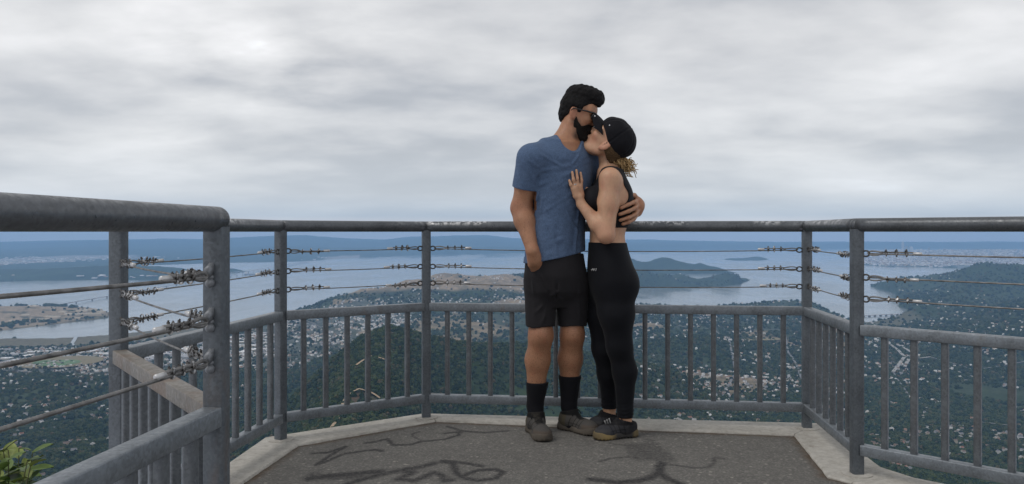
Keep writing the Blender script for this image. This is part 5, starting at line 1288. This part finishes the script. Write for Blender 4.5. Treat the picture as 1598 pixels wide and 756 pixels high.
    def scol(V):
        V = V.astype(F32) - np.array(heel, F32); f_ = (V @ np.array(d, F32)) / L_; w = (np.clip((f_ - .58) * 5, 0, 1) * np.clip(1.15 - np.abs(f_ - .86) * 2.0, 0, 1) + 0.5 * np.clip((.1 - f_) * 10, 0, 1))[:, None].clip(0, 1)
        return {'pcol': np.array((0.040, 0.038, 0.037), F32) * (1 - w) + np.array((0.26, 0.19, 0.085), F32) * w}
    sole = solid_obj('sole', sl, M_so, so_, 0.0034, scol, 1)
    lb = MB()
    for k in range(4):
        f_ = 0.40 + 0.085 * k; z_ = .094 - .013 * k; w_ = wid * .42
        for q in (-1, 1): lb.tube([pt(f_, -w_ * q, z_ - .014), pt(f_ + 0.02, -w_ * q * .4, z_ + .001), pt(f_ + 0.06, w_ * q * .5, z_ - .004), pt(f_ + 0.085, w_ * q, z_ - .018)], .0028, 6)
    for q in (-1, 1): lb.tube([pt(0.40, 0, .098), pt(0.37, q * .016, .110), pt(0.40, q * .03, .100), pt(0.46, q * .034, .082)], .0024, 6)
    lb.build('laces', M_lace, so_, True)
    if stripe:
        sb = MB()
        for q in (-1, 1):
            for k in range(3):
                a_ = Vector(pt(0.36 + .11 * k, q * wid * 1.0, .030)); b_ = Vector(pt(0.48 + .10 * k, q * wid * .70, .066 - .006 * k)); N_ = 5
                pts = []
                for i in range(N_ + 1):
                    w = a_.lerp(b_, i / N_); ray = s_ * q; ts_ = np.linspace(0.06, -0.06, 240).astype(F32)
                    arr = np.array([tuple(w + ray * float(t)) for t in ts_], F32); dd_ = up(arr); j = int(np.argmax(dd_ < 0.0005)); pts.append(Vector(arr[j]))
                sb.tube(pts, .0042, 6)
        sb.build('stripes', M_stripe, so_, True)
    return so_
shoe(man, P(833, 672, 4.06) + Vector((0, .02, 0)), P(848, 686, 3.885), P(836, 645, 4.04), .046, .105, M_shoe_m, M_sole_m, 'grey dusty hiking shoe pointing at the camera')
shoe(man, P(882, 668, 4.125), P(923, 682, 4.005), P(888, 645, 4.10), .045, .105, M_shoe_m, M_sole_m, 'grey dusty hiking shoe pointing right')

# hair, beard, sunglasses
def zlow(x): return np.interp(x, [-.13, -.06, -.034, -.026, .004, .010, .026, .034, .060, .075, .12], [-.062, -.060, -.035, .022, .028, .002, .004, .044, .066, .072, .072])
hair = Solid([ell((-0.008, 0, 0.042), (0.100, 0.086, 0.092)), ell((0.044, 0, 0.124), (0.064, 0.062, 0.038), k=0.03), ell((-0.014, 0, 0.114), (0.076, 0.068, 0.046), k=0.03), ell((0.076, 0, 0.102), (0.036, 0.054, 0.032), k=0.03), ell((-0.056, 0, -0.01), (0.040, 0.064, 0.055), k=0.02)])
def hair_mod(p, d):
    d = d + 0.0026 * n3(p, 105, 1.0) + 0.0026 * n3(p, 210, 4.0) + 0.002 * n3(p * np.array([1, 1, 1.5], F32), 48, 2.2)
    return smax(d, (zlow(p[:, 0]).astype(F32) - p[:, 2]) * 0.75, 0.006)
hair.mods = [hair_mod]
hair_w = Solid([HM.wrap(hair)])
hair_w.mods = []
solid_obj('hair', hair_w, M_hair_m, man, 0.0030, None, 1)
bs = Solid(hsol_m.pr[:15])
def ztop(x): return np.interp(x, [-.02, .006, .014, .030, .052, .066, .080, .110], [-.030, -.014, -.016, -.038, -.056, -.048, -.036, -.035])
def beard_f(p):
    q = HM.q(p); d = bs(q) - 0.0062 - 0.003 * np.clip((-q[:, 2] - 0.07) / 0.05, 0, 1) + 0.0022 * n3(q, 160, 2.0); d = smax(d, (q[:, 2] - ztop(q[:, 0]).astype(F32)) * 0.8, 0.005); d = smax(d, -(q[:, 0] - 0.004 + 0.25 * (q[:, 2] + 0.03)), 0.006)
    lipc = np.array((0.098, 0, -0.059), F32); d = smax(d, 0.011 - np.sqrt((((q - lipc) * np.array((1, .55, 1.5), F32)) ** 2).sum(1)), 0.004); return d * HM.s
class FS:
    def __init__(s, f, lo, hi): s.f = f; s.lo = lo; s.hi = hi
    def __call__(s, p): return s.f(p)
    def bounds(s): return s.lo, s.hi
hb_ = HM.wrap(Solid([ell((0.05, 0, -0.07), (0.08, 0.08, 0.08))]))
solid_obj('beard', FS(beard_f, hb_[1], hb_[2]), M_beard, man, 0.0028, None, 1)
M_lens = Mat('dark_lens', (0.006, 0.006, 0.008), 0.12, 0, 0.6).m; M_frame = Mat('black_frame', (0.010, 0.010, 0.011), 0.35, 0, 0.5).m
g = MB()
for s_ in (-1, 1):
    w = lambda a, b, c: tuple(HM.w((a, s_ * b, c)))
    g.tube([w(.0885, .062, .026), w(.060, .078, .024), w(.020, .086, .020), w(-.012, .088, .018), w(-.022, .086, .002)], [.0042, .0042, .0032, .0028, .0024], 8)
    g.tube([w(.1015, .006, .026), w(.100, .035, .031), w(.0885, .062, .027)], .0036, 8)
g.tube([tuple(HM.w((.1015, -.008, .024))), tuple(HM.w((.105, 0, .021))), tuple(HM.w((.1015, .008, .024)))], .0032, 8)
gl = g.build('sunglasses', M_frame, man, True)
for s_ in (-1, 1):
    ln = MB(); ring = []
    n_ = 20
    for k in range(n_):
        a_ = 2 * math.pi * k / n_; y_ = .034 + .028 * math.copysign(abs(math.cos(a_)) ** .8, math.cos(a_)); z_ = .008 + .021 * math.copysign(abs(math.sin(a_)) ** .8, math.sin(a_)); ring.append((y_, z_))
    vs_ = []
    for off in (0.0, .003):
        for y_, z_ in ring: vs_.append(tuple(HM.w((.1025 - 5.2 * (y_ - .006) ** 2 * 0.8 + off - .002, s_ * y_, z_))))
    vs_.append(tuple(HM.w((.1025 - 5.2 * (.028) ** 2 * .8 + .0015, s_ * .034, .008))))
    fs = [(k, (k + 1) % n_, n_ + (k + 1) % n_, n_ + k) for k in range(n_)] + [(n_ + k, n_ + (k + 1) % n_, 2 * n_) for k in range(n_)] + [tuple(reversed(range(n_)))]
    ln.add(vs_, fs); ln.build('lens', M_lens, gl, True)
# ------------------------------------------------------------------ the woman
M_skin_w = skin_mat('skin_fair', (0.50, 0.290, 0.180), (0.47, 0.20, 0.13))
M_bra = cloth_mat('black_sports_top', (0.012, 0.012, 0.015), 0.0, 0.75, 600, 0.1, 0.12, 0.15); M_legg = cloth_mat('black_leggings', (0.0065, 0.0070, 0.0095), 0.0, 0.7, 600, 0.12, 0.12, 0.25); M_cap = cloth_mat('black_cap_cloth', (0.0085, 0.0085, 0.011), 0.0, 0.8, 500, 0.1, 0.3, 0.7)
M_hair_w = hair_mat('shaded_dark_blond_hair', (0.028, 0.017, 0.009), (0.13, 0.08, 0.04), (22, 22, 22)); M_curl = hair_mat('golden_curls', (0.22, 0.125, 0.052), (0.66, 0.46, 0.23), (40, 40, 40))  # under-cap hair: dark blond, with nape shade darkened into its colour
woman = empty('person', (P(958, 680, 3.98).x, 4.0, 0))
tag(woman, 'woman in black cap, sports top and leggings with her hand on the man\'s chest', 'person')
pit = 55.0; yw_ = 4.0
HW = Local(P(947.8, 224.5, 3.98), frame((-math.cos(R(pit)) * math.cos(R(yw_)), math.cos(R(pit)) * math.sin(R(yw_)), math.sin(R(pit))), (math.sin(R(pit)), -0.34, math.cos(R(pit)))), 0.96)
hsol_w = head_solid(True)
WY = 4.0
tor_w = loft([st(268, 953, WY, .075, .055, 100), st(280, 953, WY, .128, .070, 100), st(300, 954.5, WY, .136, .099, 100), st(320, 953.5, WY, .133, .108, 100), st(345, 950.5, WY, .119, .096, 98), st(368, 947, WY, .116, .084, 96), st(392, 949, WY, .136, .094, 95), st(420, 953, WY, .156, .112, 94), st(440, 955, WY, .158, .116, 93), st(458, 954, WY, .135, .10, 92), st(485, 953, WY, .085, .06, 92)], 0.05)
bust = [ell(P(926, 312, WY - .065), (.052, .056, .058), k=0.03), ell(P(926, 312, WY + .065), (.052, .056, .058), k=0.03)]
butt = [ell(P(973, 446, WY - .07), (.072, .075, .080), k=0.04), ell(P(973, 446, WY + .07), (.072, .075, .080), k=0.04)]
wls, wle, wlw = P(952, 279, 3.862), P(946, 367, 3.828), P(908, 319, 3.86)
tee_s = lambda u, v, l: front_of(base_tee, u, v, l)
wlw = tee_s(907, 319, .030)
arm_wl = [cap(wls, wls.lerp(wle, .45), .050, .0455, 0.03), cap(wls.lerp(wle, .45), wle, .0455, .040, 0.03), cap(wle, wle.lerp(wlw, .35), .0395, .0375, 0.02), cap(wle.lerp(wlw, .35), wlw, .0375, .0225, 0.02)]
pk = [tee_s(905.5, 303, .020), tee_s(899.5, 304, .018)]
hand_wl = [cap(wlw, tee_s(904, 308, .022), .0215, .022, 0.012), cap(tee_s(907, 304, .017), tee_s(905, 291, .015), .016, .013, 0.012), cap(tee_s(901, 305, .017), tee_s(899, 292, .015), .016, .013, 0.012), cap(tee_s(898, 306, .016), tee_s(894.5, 295, .014), .013, .0115, 0.012)]
hand_wl += fingers([[tee_s(907, 291, .012), tee_s(907.5, 282, .013), tee_s(906, 270, .008)], [tee_s(902, 290, .012), tee_s(901, 279, .014), tee_s(899.5, 266, .008)], [tee_s(898, 291, .012), tee_s(895, 281, .013), tee_s(893, 269, .008)], [tee_s(894, 296, .011), tee_s(891, 289, .012), tee_s(888.5, 282, .008)]], .0090, .0066)
hand_wl += fingers([[tee_s(909, 308, .016), tee_s(914, 301, .014), tee_s(916, 294, .010)]], .0105, .0075)
wrs = P(950, 282, 4.125); wre = P(905, 335, 4.155); wrw = P(845, 322, 4.085)
arm_wr = [cap(wrs, wre, .046, .037, 0.03), cap(wre, wrw, .037, .023, 0.02)]
hand_wr = [cap(wrw, P(834, 318, 4.03), .022, .022, 0.012)] + fingers([[P(832, 311 + 4 * k, 4.02), P(826.5, 311.5 + 4.2 * k, 3.985), P(825.5, 312 + 4.2 * k, 3.955), P(828, 312 + 4.2 * k, 3.93)] for k in range(4)], .0085, .0066)
wlk, wrk = P(966.5, 541, 3.94), P(943, 545, 4.06)
legs_w = [cap(P(961, 442, 3.94), P(962, 490, 3.935), .090, .081, 0.03), cap(P(962, 490, 3.935), wlk, .081, .057, 0.03), cap(wlk, P(975, 580, 3.955), .057, .0535, 0.03), cap(P(975, 580, 3.955), P(975.5, 640, 3.955), .0535, .034, 0.03), cap(P(975.5, 640, 3.955), P(976, 668, 3.95), .032, .034, 0.02),
          cap(P(944, 442, 4.06), P(941, 490, 4.06), .088, .078, 0.03), cap(P(941, 490, 4.06), wrk, .078, .055, 0.03), cap(wrk, P(950, 583, 4.085), .055, .051, 0.03), cap(P(950, 583, 4.085), P(951, 632, 4.115), .051, .033, 0.03), cap(P(951, 632, 4.115), P(951, 655, 4.115), .031, .033, 0.02)]
neck_w = [cap(P(951, 270, WY), P(947, 238, WY), .046, .045, 0.03), cap(P(952, 272, WY), wls, .036, .044, 0.045), cap(P(952, 272, WY), wrs, .036, .044, 0.045)]
body_w = Solid([tor_w] + bust + butt + neck_w + arm_wl + arm_wr + legs_w + [HW.wrap(hsol_w, 0.012)] + hand_wl + hand_wr)
def flush_w(V):
    V = V.astype(F32); q = HW.q(V); g_ = lambda c, r: np.exp(-(((q - np.array(c, F32)) / r) ** 2).sum(1))
    ears = np.exp(-((np.abs(q[:, 1]) - 0.084) / 0.012) ** 2) * (np.abs(q[:, 2]) < 0.04); el = np.exp(-(((V - np.array(wle, F32)) / 0.045) ** 2).sum(1))
    return {'flush': np.clip(0.6 * ears + 0.9 * g_((0.092, 0, -0.058), 0.014) + 0.5 * g_((0.06, 0.045, -0.03), 0.03) + 0.5 * el, 0, 1)}
solid_obj('body', body_w, M_skin_w, woman, 0.0034, flush_w, 2)
# sports top
top = Solid([tor_w] + [ell(P(925, 312, WY - .065), (.057, .060, .062), k=0.035), ell(P(925, 312, WY + .065), (.057, .060, .062), k=0.035)] + [cap(P(952, 272, WY), wls.lerp(P(952, 272, WY), .30), .036, .040, 0.045), cap(P(952, 272, WY), wrs.lerp(P(952, 272, WY), .30), .036, .040, 0.045)])
hole = lambda y, s_: Solid([cap(P(956, 292, y), P(956, 292, y - .2 * s_), .052, .062, 0.01), cap(P(966, 306, y + .015 * s_), P(968, 306, y - .2 * s_), .044, .058, 0.02), cap(P(957, 281, y - .006 * s_), P(957, 278, y - .2 * s_), .040, .050, 0.02)])
h1, h2 = hole(WY - .092, 1), hole(WY + .092, -1)
nk = Solid([cap(P(949, 262, WY), P(942, 235, WY), .060, .066, 0.02), cap(P(946, 268, WY), P(922, 262, WY), .046, .060, 0.03)])
top.mods = [lambda p, d: d - 0.0045, cut_solid(h1, .004), cut_solid(h2, .004), cut_solid(nk, .004)]
zt1, zt2 = P(948, 356, WY).z, P(980, 262, WY).z
top.mods += [lambda p, d: smax(d, zt1 - p[:, 2], 0.003), lambda p, d: smax(d, p[:, 2] - P(950, 256, WY).z, 0.003)]
solid_obj('sports_top', top, M_bra, woman, 0.0034, None, 1)
# leggings
lg = Solid([tor_w] + butt + legs_w); zw, za1, za2 = P(948, 378.5, WY).z, P(975, 652, 3.95).z, P(950, 637, 4.115).z
lg.mods = [lambda p, d: d - 0.0045 + 0.0006 * n3(p * np.array([1, 1, 2.0], F32), 30, 2.0) + 0.0012 * np.sin(p[:, 2] * 330 + 2 * np.sin(p[:, 0] * 60)) * np.clip((0.19 - p[:, 2]) / 0.05, 0, 1),
           lambda p, d: smax(d, p[:, 2] - (zw - 0.010 * (p[:, 0] - 0.45)), 0.003), lambda p, d: smax(d, np.where(p[:, 1] < 4.03, za1, za2).astype(F32) - p[:, 2], 0.003)]
lo_, hi_ = lg.bounds(); lgo = solid_obj('leggings', lg, M_legg, woman, 0.0036, None, 1)
# small reflective mark on the hip
lgs = Solid(lg.pr); pl = MB()
def mark(u0, v0, u1, v1): pl.tube([front_of(lgs, u0 + (u1 - u0) * t, v0 + (v1 - v0) * t, .0052) for t in (0, .33, .66, 1)], .0021, 6)
for a in ((923.5, 423, 925.5, 419.5), (925.5, 419.5, 926.5, 423), (926.5, 423, 928.5, 419.5), (929.5, 423, 930.8, 419.5), (922.5, 421.5, 924, 421)): mark(*a)
pl.build('hip_mark', M_stripe, lgo, True)
shoe(woman, P(984, 680, 3.975), P(938, 686, 3.915), P(976, 655, 3.95), .040, .088, M_shoe_w, M_sole_w, 'charcoal running shoe with worn tan sole', tones=TONES_W)
shoe(woman, P(960, 668, 4.13), P(929, 668, 4.105), P(951, 642, 4.115), .039, .088, M_shoe_w, M_sole_m, 'charcoal running shoe with pale stripes', stripe=True, tones=TONES_W)
# cap
cp = Solid([ell((-0.006, 0, 0.052), (0.108, 0.090, 0.090)), ell((0.03, 0, 0.070), (0.072, 0.074, 0.066), k=0.03), ell((-0.040, 0, 0.075), (0.066, 0.070, 0.062), k=0.03)])
def cap_mod(p, d):
    d = d + 0.0018 * n3(p, 70, 1.0) + 0.0028 * n3(p, 38, 3.0)
    for a_ in range(3):
        an = a_ * math.pi / 3 + math.pi / 6; dd_ = np.abs((p[:, 0] + 0.004) * math.sin(an) - p[:, 1] * math.cos(an)); d = d + 0.0022 * np.exp(-(dd_ / 0.004) ** 2) - 0.0012 * np.exp(-((dd_ - .009) / .006) ** 2)
    zr = np.interp(p[:, 0], [-.12, -.08, 0.0, .06, .12], [-.022, -.014, .020, .043, .048]).astype(F32)
    op = np.sqrt((p[:, 1] / 0.045) ** 2 + ((p[:, 2] + 0.012) / 0.036) ** 2) - 1
    d = smax(d, zr - p[:, 2], 0.004); return np.where(p[:, 0] < -0.05, smax(d, -op * 0.03, 0.004), d)
cp.mods = [cap_mod]
co_ = solid_obj('cap', Solid([HW.wrap(cp)]), M_cap, woman, 0.0032, None, 1)
bb = MB(); rows, cols = 9, 17; top_v, bot_v = [], []
for side in (0, 1):
    for i in range(rows):
        for j in range(cols):
            s_ = (j / (cols - 1) - .5) * 2; t = i / (rows - 1); y_ = s_ * (.078 - .012 * t ** 2); reach = .078 * math.sqrt(max(0, 1 - (s_ * .93) ** 2)) ** .8
            x0 = -0.006 + .106 * math.sqrt(max(0, 1 - (y_ / .092) ** 2)) - .004; x_ = x0 + reach * t; z_ = .052 + .004 * t - .030 * s_ * s_ - .018 * t * t
            bb.v.append(tuple(HW.w((x_, y_, z_ - (.0048 if side else 0)))))
nn_ = rows * cols
for i in range(rows - 1):
    for j in range(cols - 1):
        a_ = i * cols + j; bb.f.append((a_, a_ + cols, a_ + cols + 1, a_ + 1)); bb.f.append((nn_ + a_, nn_ + a_ + 1, nn_ + a_ + cols + 1, nn_ + a_ + cols))
edge = [j for j in range(cols)] + [i * cols + cols - 1 for i in range(1, rows)] + [(rows - 1) * cols + j for j in range(cols - 2, -1, -1)] + [i * cols for i in range(rows - 2, 0, -1)]
for k in range(len(edge)): a_, b_ = edge[k], edge[(k + 1) % len(edge)]; bb.f.append((a_, b_, nn_ + b_, nn_ + a_))
bo = bb.build('brim', M_cap, co_, True)
ey = MB(); ey.sphere(HW.w((.064, .071, .075)), .0042, 10, 6); ey.build('snap_stud', M_ferrule, co_, True)
ey = MB(); ey.sphere(HW.w((.150, .045, .037)), .0042, 10, 6); ey.build('brim_badge', M_ferrule, co_, True)
# hair under the cap and the curly pony tail
hr = Solid([ell((-0.030, 0, 0.005), (0.080, 0.080, 0.070)), ell((-0.066, 0, -0.030), (0.036, 0.050, 0.036), k=0.03)])
def hw_mod(p, d):
    d = d + 0.003 * n3(p * np.array([1, 1, .5], F32), 120, 3.0)
    zl = np.interp(p[:, 0], [-.12, -.05, -.030, -.012, .004, .018, .03], [-.050, -.034, -.008, .026, .026, .010, .03]).astype(F32); d = smax(d, (zl - p[:, 2]) * .8, .005); return smax(d, p[:, 0] - np.interp(p[:, 2], [-.10, -.04, -.005, .01], [-.050, -.038, -.012, .008]).astype(F32), .005)
hr.mods = [hw_mod]; ho = solid_obj('hair', Solid([HW.wrap(hr)]), M_hair_w, woman, 0.0032, None, 1)
cb = MB(); cr_ = random.Random(3); base_c = Vector(HW.w((-.092, 0.01, -.016)))
for k in range(74):
    c0 = base_c + Vector((cr_.gauss(0, .010), cr_.gauss(0, .014), cr_.gauss(0, .008))); end = P(986 + cr_.gauss(0, 5.5), 261 + cr_.gauss(0, 6.5), 3.985 + cr_.gauss(0, .022))
    rad = cr_.uniform(.006, .013); turns = cr_.uniform(1.2, 2.6); ph = cr_.uniform(0, 6.28); ax = (end - c0).normalized(); x_ = ax.cross(Vector((0, 1, 0.2))).normalized(); y_ = ax.cross(x_); pts = []
    for i in range(22):
        t = i / 21; a_ = ph + turns * 2 * math.pi * t; rr = rad * min(1, t * 3); pts.append(c0.lerp(end, t) + (x_ * math.cos(a_) + y_ * math.sin(a_)) * rr + Vector((0, 0, -.006 * t * t)))
    cb.tube(pts, [.0034 * (1 - .55 * (i / 21) ** 3) for i in range(22)], 6)
cb.build('pony_tail', M_curl, woman, True)
cb = MB()
for k in range(9):   # loose strands from temple past the ear to the pony tail
    a_ = HW.w((.004 - .003 * (k % 3), .080, .016 - .004 * k)); b_ = HW.w((-.028, .082 - .001 * k, .004 - .003 * k)); c_ = HW.w((-.070, .058, -.014 - .003 * k)); cb.tube([tuple(a_), tuple(b_), tuple(c_), tuple(base_c)], [.0022, .003, .003, .003], 6)
cb.build('loose_strands', M_hair_w, ho, True)
# ring
rc_ = np.array(tee_s(897, 288, .0125)); rd = np.array(tee_s(895, 281, .013)) - rc_; rd = Vector(rd).normalized(); x_ = rd.cross(Vector((0, 1, 0))).normalized(); y_ = rd.cross(x_)
rb = MB(); rb.tube([Vector(rc_) + (x_ * math.cos(2 * math.pi * k / 18) + y_ * math.sin(2 * math.pi * k / 18)) * .0098 for k in range(19)], .0016, 8); rb.sphere(Vector(rc_) + Vector((0, -.0115, 0)), .003, 8, 6)
rb.build('ring', M_ferrule, woman, True)
# ------------------------------------------------------------------ leafy shrub poking up outside the near railing
sh = empty('leafy_shrub', (-1.08, 1.55, -1.4)); tag(sh, 'leafy green shrub poking up beside the near left railing', 'shrub')
def leaf_mat(name, c):
    m = Mat(name, c, 0.5, 0, 0.4); n_ = m.noise(40, 3, 0.6); m.base(m.ramp(n_, [(0.3, tuple(q * .65 for q in c)), (0.7, tuple(q * 1.35 for q in c))])); m.b.inputs['Subsurface Weight'].default_value = 0.0
    return m.m
M_leaf = [leaf_mat('leaf_green', (0.085, 0.140, 0.026)), leaf_mat('leaf_yellow_green', (0.15, 0.19, 0.036)), leaf_mat('leaf_dark', (0.035, 0.070, 0.018))]
def leaf_me(k):
    b_ = MB(); n_ = 7; L_ = 0.040
    for i in range(n_):
        t = i / (n_ - 1); w = 0.0125 * math.sin(math.pi * min(1, t * 0.96 + 0.03)) ** 0.7; z = -0.010 * t * t
        for s_ in (-1, 0, 1): b_.v.append((L_ * t, s_ * w, z + (0.0035 if s_ else 0)))
    for i in range(n_ - 1):
        for s_ in range(2): a = i * 3 + s_; b_.f.append((a, a + 3, a + 4, a + 1))
    me = b_.mesh('leaf'); me.materials.append(M_leaf[k]); me.shade_smooth(); return me
lms = [leaf_me(k) for k in range(3)]
M_twig = paint('twig_bark', (0.06, 0.065, 0.03)); lr = random.Random(9)
for k in range(21):
    tip = P(lr.uniform(-22, 54), lr.uniform(700, 752), lr.uniform(1.42, 1.7)); base = Vector((-1.08, 1.55, -1.4)) + Vector((lr.uniform(-.1, .1), lr.uniform(-.1, .1), 0))
    tip.x = min(tip.x, -0.86)
    mid = base.lerp(tip, .55) + Vector((lr.uniform(-.12, .12), lr.uniform(-.1, .1), 0)); pts = [base.lerp(mid, t).lerp(mid.lerp(tip, t), t) for t in [i / 10 for i in range(11)]]
    b_ = MB(); b_.tube(pts, [0.006 * (1 - .85 * i / 10) for i in range(11)], 6); st_ = b_.build('stem', M_twig, sh, True)
    for j in range(14):
        t = 1 - 0.011 * j if j else 1.0; i = t * 10; a = int(min(9, i)); p = pts[a].lerp(pts[a + 1], i - a)
        o = link('leaf', lms[lr.choice([0, 0, 1, 1, 2])], None, sh); s_ = lr.uniform(.6, 1.05)
        o.matrix_basis = Matrix.Translation(p) @ Matrix.Rotation(j * 2.4 + lr.uniform(-.4, .4), 4, 'Z') @ Matrix.Rotation(-lr.uniform(-.2, 1.0), 4, 'Y') @ Matrix.Rotation(lr.uniform(-.4, .4), 4, 'X') @ Matrix.Diagonal((s_, s_, s_, 1))
